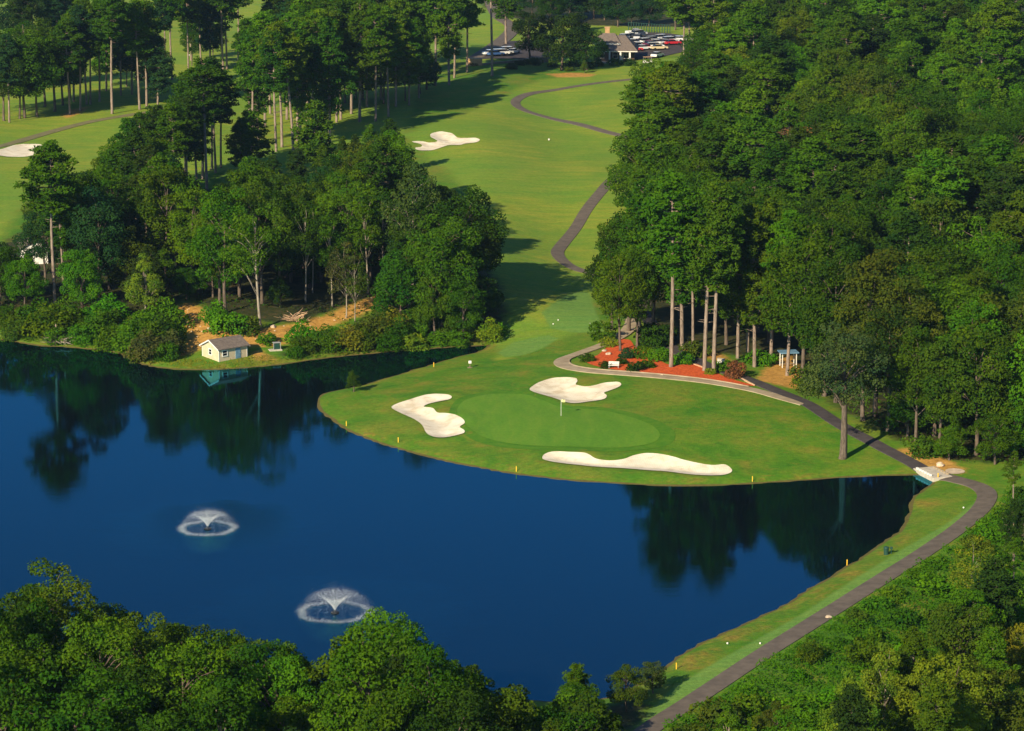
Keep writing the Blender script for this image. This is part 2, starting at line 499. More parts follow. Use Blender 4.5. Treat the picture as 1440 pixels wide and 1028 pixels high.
# ------------------------------------------------------------------ object helpers
def np_mesh(name, V, Fq, mat, tint=None, smooth=False, attrs=None):
    me = bpy.data.meshes.new(name)
    V = np.asarray(V, np.float32); Fq = np.asarray(Fq, np.int32)
    k = Fq.shape[1]
    me.vertices.add(len(V)); me.vertices.foreach_set('co', V.ravel())
    me.loops.add(Fq.size); me.loops.foreach_set('vertex_index', Fq.ravel())
    me.polygons.add(len(Fq))
    me.polygons.foreach_set('loop_start', np.arange(0, Fq.size, k, dtype=np.int32))
    me.polygons.foreach_set('loop_total', np.full(len(Fq), k, np.int32))
    me.polygons.foreach_set('use_smooth', np.full(len(Fq), smooth))
    if tint is not None:
        a = me.attributes.new('tint', 'FLOAT', 'FACE'); a.data.foreach_set('value', np.asarray(tint, np.float32))
    for nm, arr in (attrs or {}).items():
        a = me.attributes.new(nm, 'FLOAT', 'POINT'); a.data.foreach_set('value', np.asarray(arr, np.float32).ravel())
    me.update(calc_edges=True)
    if mat is not None:
        me.materials.append(mat)
    return me

def link(name, me, parent=None, loc=(0, 0, 0), rotz=0.0):
    o = bpy.data.objects.new(name, me); COL.objects.link(o)
    o.parent = parent; o.location = loc; o.rotation_euler = (0, 0, rotz)
    return o

def tag(o, label, cat, group=None, kind=None):
    if label: o['label'] = label
    if cat: o['category'] = cat
    if group: o['group'] = group
    if kind: o['kind'] = kind
    return o

def thing(name, label, cat, loc, rotz=0.0, group=None):
    o = bpy.data.objects.new(name, None); COL.objects.link(o)
    o.empty_display_size = 0.5
    o.location = loc; o.rotation_euler = (0, 0, rotz)
    return tag(o, label, cat, group)

class MB:
    def __init__(s): s.bm = bmesh.new()
    def box(s, x0, x1, y0, y1, z0, z1, bevel=0.0):
        r = bmesh.ops.create_cube(s.bm, size=1.0)
        vs = r['verts']
        for v in vs:
            v.co = Vector(((x0 + x1) / 2 + v.co.x * (x1 - x0), (y0 + y1) / 2 + v.co.y * (y1 - y0), (z0 + z1) / 2 + v.co.z * (z1 - z0)))
        if bevel:
            es = list({e for v in vs for e in v.link_edges})
            bmesh.ops.bevel(s.bm, geom=es, offset=bevel, segments=2, affect='EDGES', profile=0.5)
        return s
    def poly(s, pts):
        s.bm.faces.new([s.bm.verts.new(p) for p in pts]); return s
    def prism(s, prof, y0, y1):
        """profile in x,z extruded along y"""
        a = [s.bm.verts.new((x, y0, z)) for x, z in prof]; b = [s.bm.verts.new((x, y1, z)) for x, z in prof]
        n = len(prof)
        s.bm.faces.new(a); s.bm.faces.new(b[::-1])
        for i in range(n):
            s.bm.faces.new((a[(i + 1) % n], a[i], b[i], b[(i + 1) % n]))
        return s
    def tube(s, pts, radii, seg=8, caps=True):
        rings = []
        pts = [Vector(p) for p in pts]
        for i, p in enumerate(pts):
            d = (pts[min(i + 1, len(pts) - 1)] - pts[max(i - 1, 0)])
            d = d.normalized() if d.length > 1e-9 else Vector((0, 0, 1))
            u = d.cross(Vector((0.3, 1, 0.11))).normalized(); v = d.cross(u)
            rings.append([s.bm.verts.new(p + (u * math.cos(2 * math.pi * k / seg) + v * math.sin(2 * math.pi * k / seg)) * radii[i]) for k in range(seg)])
        for a, b in zip(rings, rings[1:]):
            for k in range(seg):
                s.bm.faces.new((a[k], a[(k + 1) % seg], b[(k + 1) % seg], b[k]))
        if caps:
            s.bm.faces.new(rings[0][::-1]); s.bm.faces.new(rings[-1])
        return s
    def ball(s, c, r, sub=2, sq=(1, 1, 1)):
        q = bmesh.ops.create_icosphere(s.bm, subdivisions=sub, radius=1.0)
        for v in q['verts']:
            v.co = Vector((c[0] + v.co.x * r * sq[0], c[1] + v.co.y * r * sq[1], c[2] + v.co.z * r * sq[2]))
        return s
    def mesh(s, name, mat, smooth=False):
        bmesh.ops.recalc_face_normals(s.bm, faces=s.bm.faces)
        me = bpy.data.meshes.new(name); s.bm.to_mesh(me); s.bm.free()
        me.materials.append(mat)
        if smooth:
            me.polygons.foreach_set('use_smooth', [True] * len(me.polygons))
        return me
    def build(s, name, mat, parent=None, smooth=False):
        return link(name, s.mesh(name, mat, smooth), parent)

# ------------------------------------------------------------------ ground, water, draped sheets
FAIR_PX = [
    [(570, 190), (650, 160), (720, 128), (760, 112), (900, 85), (980, 80), (940, 200), (920, 330), (850, 400), (800, 470), (742, 492), (705, 505), (690, 470), (690, 300), (620, 235)],
    [(-200, 330), (-200, -70), (640, -70), (640, 60), (600, 110), (560, 200), (470, 250), (330, 240), (200, 250), (60, 250), (0, 332)],
    [(880, 470), (900, 430), (935, 430), (935, 470), (910, 485)],
    [(640, -60), (1000, -60), (990, 80), (760, 60), (660, 100)],
]
TEE_PX = [
    [(890, 1022), (945, 968), (1000, 935), (1060, 902), (1130, 862), (1200, 815), (1270, 772), (1330, 737), (1370, 707), (1382, 697), (1388, 700),
     (1370, 735), (1290, 783), (1190, 845), (1090, 908), (990, 968), (925, 1010), (900, 1032)],
    [(762, 440), (800, 412), (828, 410), (838, 440), (852, 466), (810, 468), (775, 462)],
    [(700, 496), (722, 481), (770, 471), (785, 476), (765, 489), (735, 500), (710, 502)],
]
WOOD_AND_SHADE_PX = [
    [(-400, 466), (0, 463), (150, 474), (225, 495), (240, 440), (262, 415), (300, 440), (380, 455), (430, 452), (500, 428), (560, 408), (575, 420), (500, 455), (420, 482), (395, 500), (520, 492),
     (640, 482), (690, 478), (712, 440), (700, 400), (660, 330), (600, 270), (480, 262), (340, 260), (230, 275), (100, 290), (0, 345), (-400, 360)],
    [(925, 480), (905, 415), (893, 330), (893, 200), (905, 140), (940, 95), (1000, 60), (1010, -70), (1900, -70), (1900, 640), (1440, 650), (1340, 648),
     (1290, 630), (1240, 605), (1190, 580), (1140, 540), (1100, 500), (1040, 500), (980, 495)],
    [(715, 24), (790, 34), (850, 36), (960, 38), (1010, 40), (1010, -70), (640, -70), (680, 10)],  # far top wood: dark floor colour also stands in for tree shade
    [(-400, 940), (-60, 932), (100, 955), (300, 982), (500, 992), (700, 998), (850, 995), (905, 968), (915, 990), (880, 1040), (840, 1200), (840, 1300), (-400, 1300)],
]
DIRT_PX = [
    [(248, 432), (265, 424), (290, 438), (310, 452), (335, 460), (375, 461), (420, 455), (465, 440), (520, 419), (566, 404), (572, 416), (530, 434), (470, 457), (420, 478),
     (385, 487), (350, 489), (330, 478), (290, 486), (262, 500), (246, 500), (262, 478), (262, 455)],
    [(350, 497), (368, 492), (386, 505), (360, 507)],
    [(1064, 535), (1085, 505), (1112, 500), (1128, 520), (1132, 550), (1110, 545)],
    [(1258, 632), (1290, 628), (1330, 645), (1360, 660), (1350, 668), (1300, 655)],
    [(768, 104), (800, 102), (840, 104), (830, 108), (785, 109)],
    [(85, 163), (100, 154), (126, 149), (118, 157), (95, 166)],
    [(955, 492), (1000, 505), (1030, 512), (1020, 500), (980, 490)],
]
g_attrs = {'lake': sdist(GX, GY, LAKE)}
def union(polys, px=True):
    d = np.full(GX.shape, 1e3)
    for p in polys:
        d = np.minimum(d, sdist(GX, GY, pw(p)))
    return np.clip(d, -60, 60)
g_attrs['fair'] = union(FAIR_PX)
g_attrs['tee'] = union(TEE_PX)
g_attrs['wood'] = union(WOOD_AND_SHADE_PX)
g_attrs['dirt'] = union(DIRT_PX)
# parched grass along the dam shore, the shed bank and the water line
DRY_PX = [[(945, 942), (955, 925), (1020, 893), (1090, 864), (1150, 826), (1215, 788), (1262, 752), (1278, 752), (1225, 797), (1150, 842), (1060, 890), (985, 930), (950, 955)],
          [(225, 516), (250, 508), (300, 512), (345, 504), (400, 508), (395, 514), (285, 521)],
          [(1295, 720), (1312, 700), (1325, 700), (1310, 725), (1290, 745)]]
g_attrs['dry'] = np.minimum(union(DRY_PX), np.where(g_attrs['lake'] > 0, g_attrs['lake'] - 0.9, 1e3)).clip(-60, 60)
nxx, nyy = len(gx), len(gy)
idx = np.arange(nxx * nyy).reshape(nyy, nxx)
quads = np.stack([idx[:-1, :-1], idx[:-1, 1:], idx[1:, 1:], idx[1:, :-1]], -1).reshape(-1, 4)
V = np.stack([GX, GY, GZ], -1).reshape(-1, 3)
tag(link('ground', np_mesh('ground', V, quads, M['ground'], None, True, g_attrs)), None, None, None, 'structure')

def cdt_sheet(outline, step, off, zf=None, edge_down=0.0):
    outline = np.asarray(outline)
    lo, hi = outline.min(0), outline.max(0)
    xs, ys = np.arange(lo[0], hi[0], step), np.arange(lo[1], hi[1], step)
    pts = []
    if len(xs) and len(ys):
        PX, PY = np.meshgrid(xs, ys)
        d = sdist(PX, PY, outline)
        m = d < -step * 0.4
        pts = list(zip(PX[m], PY[m]))
    vs = [Vector((float(a), float(b))) for a, b in outline] + [Vector((float(a), float(b))) for a, b in pts]
    n = len(outline)
    r = delaunay_2d_cdt(vs, [(i, (i + 1) % n) for i in range(n)], [], 1, 1e-4)
    co = np.array([(v.x, v.y) for v in r[0]])
    z = (zf or tz)(co[:, 0], co[:, 1]) + off
    tri = np.array([f for f in r[2] if len(f) == 3], np.int32)
    return np.column_stack([co, z]), tri

def sheet(name, outline, step, off, mat, zf=None, kind='structure'):
    v, t = cdt_sheet(outline, step, off, zf)
    o = link(name, np_mesh(name, v, t, mat, None, True))
    if kind: o['kind'] = kind
    return o

# water: one level sheet with the lake outline, running just under the bank
wl = spline([on_plane(x, y, 0) for x, y in LAKE_PX], True, 4)
cen = wl.mean(0)
dirs = np.roll(wl, -1, 0) - np.roll(wl, 1, 0)
nrm = np.column_stack([dirs[:, 1], -dirs[:, 0]]); nrm /= np.linalg.norm(nrm, axis=1)[:, None] + 1e-9
area = 0.5 * np.sum(wl[:, 0] * np.roll(wl[:, 1], -1) - np.roll(wl[:, 0], -1) * wl[:, 1])
if area < 0: nrm = -nrm
mb = MB(); mb.box(-260, 260, 230, 520, -0.02, 0.0)
WZ = 0.10
lo, hi = LAKE.min(0) - 3, LAKE.max(0) + 3
wv = np.array([(lo[0], lo[1], WZ), (hi[0], lo[1], WZ), (hi[0], hi[1], WZ), (lo[0], hi[1], WZ)])
mb.bm.free()
v, t = cdt_sheet(wl + nrm * 0.25, 12.0, 0.0, lambda a, b: np.full(len(a), WZ))
tag(link('water', np_mesh('water', v, t, M['water'])), None, None, None, 'structure')

for (px, lab), out in zip(BUNKERS_PX, BUNKERS):
    v, t = cdt_sheet(out, 0.6, 0.10)
    tag(link('sand_bunker', np_mesh('sand_bunker', v, t, M['sand'], None, True)), lab, 'bunker', 'sand bunkers on the golf course')

GREEN_PX = [(650, 592), (643, 577), (655, 563), (690, 555), (735, 555), (762, 563), (790, 573), (840, 577), (880, 585), (915, 598), (928, 612), (915, 624), (870, 630), (810, 629), (745, 627), (700, 621), (668, 608)]
COLLAR_PX = [(640, 596), (632, 577), (646, 560), (685, 551), (738, 550), (768, 558), (795, 570), (845, 573), (890, 581), (932, 595), (950, 612), (934, 628), (875, 635), (805, 634), (738, 632), (692, 627), (656, 613)]
sheet('green_collar', spline(pw(COLLAR_PX), True, 0.8), 1.2, 0.035, M['collar'])
sheet('putting_green', spline(pw(GREEN_PX), True, 0.8), 1.2, 0.075, M['putting_green'])
MULCH_PX = [(834, 514), (820, 506), (838, 501), (850, 492), (864, 480), (884, 478), (893, 488), (905, 494), (925, 506), (945, 514), (975, 512), (995, 517), (1012, 527), (1030, 534), (1062, 543),
            (1040, 541), (1000, 534), (960, 529), (920, 525), (870, 521)]
MULCH = spline(pw(MULCH_PX), True, 0.8)
sheet('mulch_bed', MULCH, 1.0, 0.07, M['mulch'])
sheet('sand_patch', spline(pw([(1330, 661), (1340, 659), (1354, 661), (1356, 665), (1344, 667), (1332, 666)]), True, 0.6), 0.8, 0.06, M['rock'])
LOT_R = spline(pw([(868, 62), (880, 48), (920, 46), (960, 50), (1000, 58), (985, 68), (940, 78), (905, 84), (884, 80)]), True, 3)
LOT_L = spline(pw([(655, 84), (690, 70), (716, 58), (745, 60), (775, 70), (775, 80), (720, 83)]), True, 3)
sheet('car_park', LOT_R, 5, 0.10, M['dark_asphalt'])
sheet('car_park', LOT_L, 5, 0.10, M['dark_asphalt'])

def ribbon(name, px, width, mat, off=0.07, closed=False, world=None, thick=0.12):
    c = spline(world if world is not None else pw(px), False, 0.9)
    t = np.gradient(c, axis=0); t /= np.linalg.norm(t, axis=1)[:, None] + 1e-9
    nn = np.column_stack([-t[:, 1], t[:, 0]])
    prof = [(-0.5, -1), (-0.495, 0), (-0.25, 0.02), (0, 0.03), (0.25, 0.02), (0.495, 0), (0.5, -1)]
    rows = []
    for a, h in prof:
        p = c + nn * width * a
        z = tz(p[:, 0], p[:, 1]) + (off + h if h >= 0 else off - thick)
        rows.append(np.column_stack([p, z]))
    A = np.stack(rows, 1)
    n, k = A.shape[:2]
    ii = np.arange(n * k).reshape(n, k)
    q = np.stack([ii[:-1, :-1], ii[1:, :-1], ii[1:, 1:], ii[:-1, 1:]], -1).reshape(-1, 4)
    o = link(name, np_mesh(name, A.reshape(-1, 3), q, mat, None, False))
    o['kind'] = 'structure'
    return o, c

PATHS = {}
_, PATHS['fair1'] = ribbon('cart_path', [(1010, 98), (940, 106), (885, 112), (840, 117), (790, 125), (750, 131), (730, 138), (725, 146), (737, 155), (765, 164), (810, 174), (850, 185), (890, 196), (915, 212),
                          (895, 232), (862, 252), (845, 270), (825, 295), (810, 320), (790, 345), (784, 357), (795, 370), (815, 380), (850, 388), (885, 400), (905, 420), (900, 441), (887, 452)], 2.35, M['asphalt'])
_, PATHS['conc'] = ribbon('concrete_path', [(890, 449), (885, 461), (872, 473), (848, 485), (815, 497), (793, 505), (789, 511), (800, 517), (830, 522), (880, 526), (940, 531), (1000, 538), (1060, 549), (1100, 560), (1133, 569)], 2.1, M['concrete'], 0.09)
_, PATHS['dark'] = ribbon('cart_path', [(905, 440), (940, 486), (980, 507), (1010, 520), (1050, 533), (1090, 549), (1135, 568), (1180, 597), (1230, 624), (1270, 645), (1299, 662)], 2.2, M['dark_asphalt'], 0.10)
_, PATHS['dam'] = ribbon('cart_path', [(1322, 670), (1345, 675), (1375, 684), (1388, 696), (1380, 715), (1350, 742), (1300, 777), (1240, 815), (1180, 853), (1100, 903), (1040, 942), (980, 982), (930, 1014), (880, 1050), (830, 1090)], 2.45, M['asphalt'], 0.08)
_, PATHS['left'] = ribbon('cart_path', [(-60, 222), (0, 206), (60, 189), (120, 173), (175, 163), (215, 157), (260, 148)], 2.8, M['old_path'], 0.08)
_, PATHS['lot'] = ribbon('road', [(668, 82), (690, 68), (712, 52), (720, 38), (700, 22), (690, 0)], 4.2, M['asphalt'], 0.14)
# pale concrete kerb on the fairway side of the concrete path
kc = PATHS['conc']
kt = np.gradient(kc, axis=0); kt /= np.linalg.norm(kt, axis=1)[:, None] + 1e-9
kn = np.column_stack([-kt[:, 1], kt[:, 0]])
cm = np.array(MULCH).mean(0)
sgn = 1 if np.mean(np.sum(kn * (cm - kc), 1)) > 0 else -1
ribbon('kerb', None, 0.22, M['concrete'], 0.17, world=[tuple(p) for p in (kc + sgn * kn * 1.17)[:-14:3]], thick=0.3)

# ------------------------------------------------------------------ vegetation meshes
def unit(a):
    return a / (np.linalg.norm(a, axis=-1, keepdims=True) + 1e-9)

def rdir(n, g):
    return unit(g.normal(size=(n, 3)))

def leaf_quads(C, N, size, aspect, g, T=None):
    """one kite-shaped leaf spray per centre"""
    n = len(C)
    A = g.normal(size=(n, 3)) if T is None else T
    U = unit(A - N * np.sum(A * N, 1, keepdims=True))
    Wd = np.cross(N, U)
    s = size * g.uniform(0.65, 1.35, (n, 1))
    fold = N * s * 0.16
    V = np.stack([C - U * s * 0.5, C + Wd * s * 0.5 * aspect - fold, C + U * s * 0.5, C - Wd * s * 0.5 * aspect - fold], 1)
    return V.reshape(-1, 3), np.arange(4 * n).reshape(n, 4)

def broad_crown(seed, H, zb, rx, lobes, per, lr, size, shape='round', droop=0.0):
    g = np.random.default_rng(seed)
    zc, rz = (H + zb) / 2, (H - zb) / 2
    D = rdir(lobes * 3, g)
    D = D[D[:, 2] > -0.75][:lobes]
    ph = g.uniform(0, 6.28, 6)
    wob = 1 + 0.20 * np.sin(2 * np.arctan2(D[:, 1], D[:, 0]) + ph[0] + 2.2 * D[:, 2]) + 0.14 * np.sin(3 * np.arctan2(D[:, 1], D[:, 0]) + ph[1] - 3 * D[:, 2]) + g.normal(0, 0.10, len(D))
    f = np.clip((0.50 + 0.42 * g.uniform(0, 1, len(D)) ** 0.5) * np.clip(wob, 0.75, 1.18), 0.3, 0.97)
    hx = np.ones(len(D))
    if shape == 'cone':
        hx = np.clip(1.15 - 0.62 * (D[:, 2] * f + 0.4), 0.25, 1.25)
    elif shape == 'vase':
        hx = np.clip(0.8 + 0.35 * D[:, 2], 0.4, 1.2)
    C = np.column_stack([D[:, 0] * rx * f * hx, D[:, 1] * rx * f * hx, zc + D[:, 2] * rz * f])
    r = lr * g.uniform(0.65, 1.35, len(D))
    r = r * (1.0 - 0.25 * np.clip(D[:, 2], 0, 1))
    P, Nn, tint = [], [], []
    for i in range(len(C)):
        k = int(per * (r[i] / lr) ** 2)
        d = rdir(k, g)
        keep = d[:, 2] > -0.55 - 0.45 * g.uniform(0, 1, k)
        d = d[keep]
        rr = r[i] * g.uniform(0.70, 1.12, len(d))
        p = C[i] + d * rr[:, None] * np.array([1.1, 1.1, 0.80])
        P.append(p)
        Nn.append(unit(d * 0.8 + np.array([0, 0, 0.45]) + g.normal(0, 0.5, d.shape)))
        tint.append(np.clip(g.normal(0.42, 0.16) + g.normal(0, 0.17, len(d)), 0, 1))
    P, Nn, tint = np.concatenate(P), np.concatenate(Nn), np.concatenate(tint)
    # drop most leaves buried inside other lobes
    dep = np.zeros(len(P), int)
    for i in range(len(C)):
        dep += (np.sum(((P - C[i]) / (r[i] * np.array([1.1, 1.1, 0.8]))) ** 2, 1) < 0.5)
    keep = (dep == 0) | (g.uniform(0, 1, len(P)) < 0.12)
    P, Nn, tint = P[keep], Nn[keep], tint[keep]
    V, F = leaf_quads(P, Nn, size, 0.72, g)
    return V, F, tint, C, r

def limb_mesh(name, trunk, limbs, mat, seg=7):
    mb = MB()
    mb.tube(trunk[0], trunk[1], seg)
    for p, r in limbs:
        mb.tube(p, r, 5)
    return mb.mesh(name, mat, True)

def broad_tree(seed, H=18, zb=4.0, rx=5.2, lobes=72, per=210, lr=1.28, size=0.35, shape='round', bark='dark_bark', tr=0.26, lean=0.0):
    V, F, tint, C, r = broad_crown(seed, H, zb, rx, lobes, per, lr, size, shape)
    me = np_mesh('crown', V, F, M['leaf'], tint)
    rr = random.Random(seed)
    top = zb + (H - zb) * 0.72
    px = [(lean * t * H * 0.4 + 0.25 * math.sin(3 * t + seed), 0.25 * math.sin(2.3 * t + seed * 2), t * top) for t in (0, 0.03, 0.2, 0.4, 0.6, 0.8, 1.0)]
    px[0] = (0, 0, -0.6)
    rad = [tr * k for k in (1.5, 1.15, 0.95, 0.8, 0.62, 0.42, 0.2)]
    limbs = []
    for i in rr.sample(range(len(C)), min(16, len(C))):
        c = C[i]
        t = min(0.95, max(0.3, (c[2] - 2.2 - rr.uniform(0, 2.5)) / top))
        b = Vector((0.25 * math.sin(3 * t + seed) + lean * t * H * 0.4, 0.25 * math.sin(2.3 * t + seed * 2), t * top))
        c = Vector(c)
        mid = b.lerp(c, 0.5) + Vector((rr.uniform(-.4, .4), rr.uniform(-.4, .4), 0.5))
        limbs.append(([b, mid, c], [tr * 0.36, tr * 0.24, tr * 0.09]))
    return me, limb_mesh('trunk', (px, rad), limbs, M[bark])

def pine_tree(seed, H=25, cb=0.52, rx=3.6, nb=60, per=34, bark='pine_bark', tr=0.27, sparse=1.0, flat=0.88, lean=0.0):
    g = np.random.default_rng(seed)
    P, Nn, T, tint, limbs = [], [], [], [], []
    z0 = H * cb
    ang = g.uniform(0, 6.28)
    def axis(z):
        t = z / H
        return np.array([lean * H * t * t + 0.18 * math.sin(4 * t + seed), 0.18 * math.sin(3.1 * t + 2 * seed), z])
    for b in range(nb):
        u = (b + g.uniform(0, 1)) / nb
        z = z0 + (H - z0) * u ** 0.9 * 0.96
        ang += 2.4 + g.normal(0, 0.35)
        prof = (0.55 + 0.75 * u * 1.6 if u < 0.28 else 1.0 - 0.92 * ((u - 0.28) / 0.72) ** 1.5) if True else 1
        L = rx * max(0.18, prof) * (g.uniform(0.45, 1.35))
        if g.uniform() > sparse: continue
        d = np.array([math.cos(ang), math.sin(ang), 0])
        rise = (0.15 + 0.75 * u) * g.uniform(0.4, 1.2)
        a = axis(z)
        end = a + d * L + np.array([0, 0, L * rise * 0.6])
        mid = a + d * L * 0.5 + np.array([0, 0, L * rise * 0.15])
        limbs.append(([Vector(a), Vector(mid), Vector(end)], [0.075, 0.05, 0.02]))
        nt_ = 3 + int(L > 1.6) + int(L > 2.6)
        sh = g.normal(0.42, 0.15)
        for k in range(nt_):
            s = 1.0 - 0.62 * k / nt_ * g.uniform(0.8, 1.15)
            c = a * (1 - s) + end * s + g.normal(0, 0.34, 3) * np.array([1, 1, 0.9])
            r = g.uniform(0.62, 1.05) * (0.75 + 0.25 * min(L / 3, 1))
            n = int(per * (r / 0.8) ** 2)
            q = rdir(n, g); q[:, 2] = np.abs(q[:, 2]) * 1.0 - 0.25
            q = unit(q)
            P.append(c + q * r * np.array([1.0, 1.0, flat]) * g.uniform(0.55, 1.0, (n, 1)))
            T.append(unit(q + np.array([0, 0, 0.35]) + g.normal(0, 0.3, (n, 3))))
            Nn.append(unit(q * 0.5 + np.array([0, 0, 0.55]) + g.normal(0, 0.5, (n, 3))))
            tint.append(np.clip(sh + g.normal(0, 0.16, n), 0, 1))
    P, Nn, T, tint = map(np.concatenate, (P, Nn, T, tint))
    V, F = leaf_quads(P, Nn, 0.56, 0.46, g, T)
    me = np_mesh('crown', V, F, M['needle'], tint)
    zs = [-0.6, 0.4, H * 0.2, H * 0.4, H * 0.6, H * 0.8, H * 0.97]
    px = [Vector(axis(max(z, 0))) for z in zs]; px[0].z = -0.6
    # a few dead stubs under the crown
    for k in range(6):
        z = z0 * g.uniform(0.62, 1.0); a_ = g.uniform(0, 6.28); L = g.uniform(0.5, 1.6)
        b = Vector(axis(z))
        limbs.append(([b, b + Vector((math.cos(a_) * L, math.sin(a_) * L, g.uniform(-0.2, 0.3)))], [0.05, 0.015]))
    return me, limb_mesh('trunk', (px, [tr * k for k in (1.35, 1.08, 0.95, 0.84, 0.68, 0.44, 0.14)]), limbs, M[bark])

def shrub_mesh(seed, r, h, size=0.34, lobes=26, per=120):
    g = np.random.default_rng(seed)
    V, F, tint, C, rr = broad_crown(seed, h, -h * 0.35, r * 0.85, lobes, per, max(0.42, r * 0.36), size)
    cz = V.reshape(-1, 4, 3).mean(1)[:, 2]
    keep = cz > -0.25
    V = V.reshape(-1, 4, 3)[keep].reshape(-1, 3); F = np.arange(len(V)).reshape(-1, 4)
    return np_mesh('shrub', V, F, M['leaf'], tint[keep])

BROAD, PINE, SHRUB = {}, {}, {}
def kinds():
    B = BROAD
    B['round1'] = (broad_tree(1, 18, 3.5, 5.2), 18, 5.4, 0.55)
    B['round2'] = (broad_tree(2, 17, 2.5, 5.6, lobes=80, lr=1.22), 17, 5.8, 0.55)
    B['oval1'] = (broad_tree(3, 20, 4.0, 4.6, lobes=74), 20, 4.9, 0.5)
    B['oval2'] = (broad_tree(4, 19, 2.5, 4.3, lobes=76, lr=1.18, shape='vase'), 19, 4.6, 0.5)
    B['wide1'] = (broad_tree(5, 16, 4.5, 6.3, lobes=84, lr=1.35), 16, 6.6, 0.55)
    B['oak'] = (broad_tree(14, 20, 5.0, 5.4, lobes=46, per=230, lr=1.3, size=0.34, bark='dark_bark', tr=0.52), 20, 5.7, 0.55)
    B['low1'] = (broad_tree(6, 13, 0.8, 4.6, lobes=72, lr=1.1, size=0.33), 13, 4.9, 0.5)
    B['low2'] = (broad_tree(7, 11, 0.5, 3.6, lobes=60, lr=0.98, size=0.32, shape='cone'), 11, 3.9, 0.5)
    B['cone1'] = (broad_tree(8, 15, 1.2, 4.2, lobes=68, lr=1.02, size=0.34, shape='cone', bark='pale_bark'), 15, 4.4, 0.5)
    B['sparse1'] = (broad_tree(9, 19, 6.0, 4.8, lobes=38, per=130, lr=1.2, size=0.34, bark='pale_bark', tr=0.22), 19, 5.0, 0.6)
    B['sparse2'] = (broad_tree(10, 14, 3.0, 3.2, lobes=36, per=100, lr=0.9, size=0.30, bark='pale_bark', tr=0.12), 14, 3.4, 0.6)
    B['slim'] = (broad_tree(12, 19, 5.5, 2.6, lobes=40, per=120, lr=1.0, size=0.36, bark='pale_bark', tr=0.17), 19, 2.9, 0.6)
    P = PINE
    P['tall1'] = (pine_tree(21, 25, 0.50, 3.7), 25, 3.9, 0.72)
    P['tall2'] = (pine_tree(22, 26, 0.58, 3.9, nb=56), 26, 4.1, 0.78)
    P['tall3'] = (pine_tree(23, 24, 0.44, 3.5, nb=68), 24, 3.7, 0.7)
    P['full1'] = (pine_tree(24, 22, 0.26, 3.9, nb=84, per=32), 22, 4.1, 0.62)
    P['full2'] = (pine_tree(25, 21, 0.18, 3.5, nb=90, per=30), 21, 3.7, 0.6)
    P['high'] = (pine_tree(26, 27, 0.64, 4.0, nb=52, tr=0.31), 27, 4.2, 0.82)
    P['scrag'] = (pine_tree(27, 22, 0.45, 3.2, nb=40, per=30, sparse=0.8), 22, 3.4, 0.7)
    P['young'] = (pine_tree(28, 12, 0.12, 2.5, nb=48, per=36, tr=0.14), 12, 2.7, 0.55)
    P['lean'] = (pine_tree(29, 25, 0.55, 3.6, lean=-0.13), 25, 3.9, 0.75)
    S = SHRUB
    S['s1'] = (shrub_mesh(31, 1.3, 1.6, 0.30, 20, 70), 1.6, 1.3)
    S['s2'] = (shrub_mesh(32, 1.7, 1.7, 0.30, 24, 80), 1.7, 1.7)
    S['s3'] = (shrub_mesh(33, 2.4, 3.2, 0.36, 30, 95), 3.2, 2.4)
    S['s4'] = (shrub_mesh(34, 2.9, 4.4, 0.38, 38, 105), 4.4, 2.9)
    S['s5'] = (shrub_mesh(35, 2.2, 2.2, 0.34, 28, 90), 2.2, 2.2)
kinds()

TONES = {  # base leaf colours
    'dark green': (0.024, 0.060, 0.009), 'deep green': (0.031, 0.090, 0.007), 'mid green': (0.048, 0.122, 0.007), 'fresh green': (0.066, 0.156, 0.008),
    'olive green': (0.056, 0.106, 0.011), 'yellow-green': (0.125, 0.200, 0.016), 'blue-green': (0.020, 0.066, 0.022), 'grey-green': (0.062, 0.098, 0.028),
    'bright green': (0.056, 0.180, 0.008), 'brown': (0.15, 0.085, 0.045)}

TREES = []   # dicts: kind, var, x, y, z, h, w, tone, region, label
def vinfo(kind, var):
    t = {'pine_tree': PINE, 'broadleaf_tree': BROAD, 'shrub': SHRUB}[kind][var]
    if kind == 'shrub':
        return t[0], t[1], t[2], 0.45
    return t

def add(kind, var, x, y, h, tone, region, w=1.0, label=None, rot=None, cat=None):
    d = dict(kind=kind, var=var, x=x, y=y, z=tz1(x, y), h=h, w=w, tone=tone, region=region, label=label, rot=rot if rot is not None else rnd.uniform(0, 6.28), cat=cat)
    _, H, rx, cf = vinfo(kind, var)
    s = h / H
    d['r'] = rx * s * w
    cx, cyt, f = project(x, y, d['z'] + h)
    _, cyb, _ = project(x, y, d['z'])
    d['px'], d['top'], d['bot'] = cx, cyt, cyb
    zc = d['z'] + h * {'pine_tree': 0.74, 'broadleaf_tree': 0.55, 'shrub': 0.45}[kind]
    if kind == 'pine_tree' and var in ('full1', 'full2', 'young'): zc = d['z'] + h * 0.58
    _, d['cy'], _ = project(x, y, zc)
    d['rpx'] = d['r'] * FPX / f
    d['rpy'] = abs(d['cy'] - cyt)
    d['f'] = f
    TREES.append(d)
    return d

def by_base(kind, var, px, py, h, tone, region, w=1.0, label=None, rot=None):
    """stands where its foot is seen"""
    X, Y, Z = at(px, py)
    return add(kind, var, X, Y, h, tone, region, w, label, rot)

def by_span(kind, var, px, py, top, tone, region, w=1.0, label=None, rot=None):
    X, Y, Z = at(px, py)
    _, _, f = project(X, Y, Z)
    return add(kind, var, X, Y, (py - top) * f / FPX / cp * 1.0, tone, region, w, label, rot)

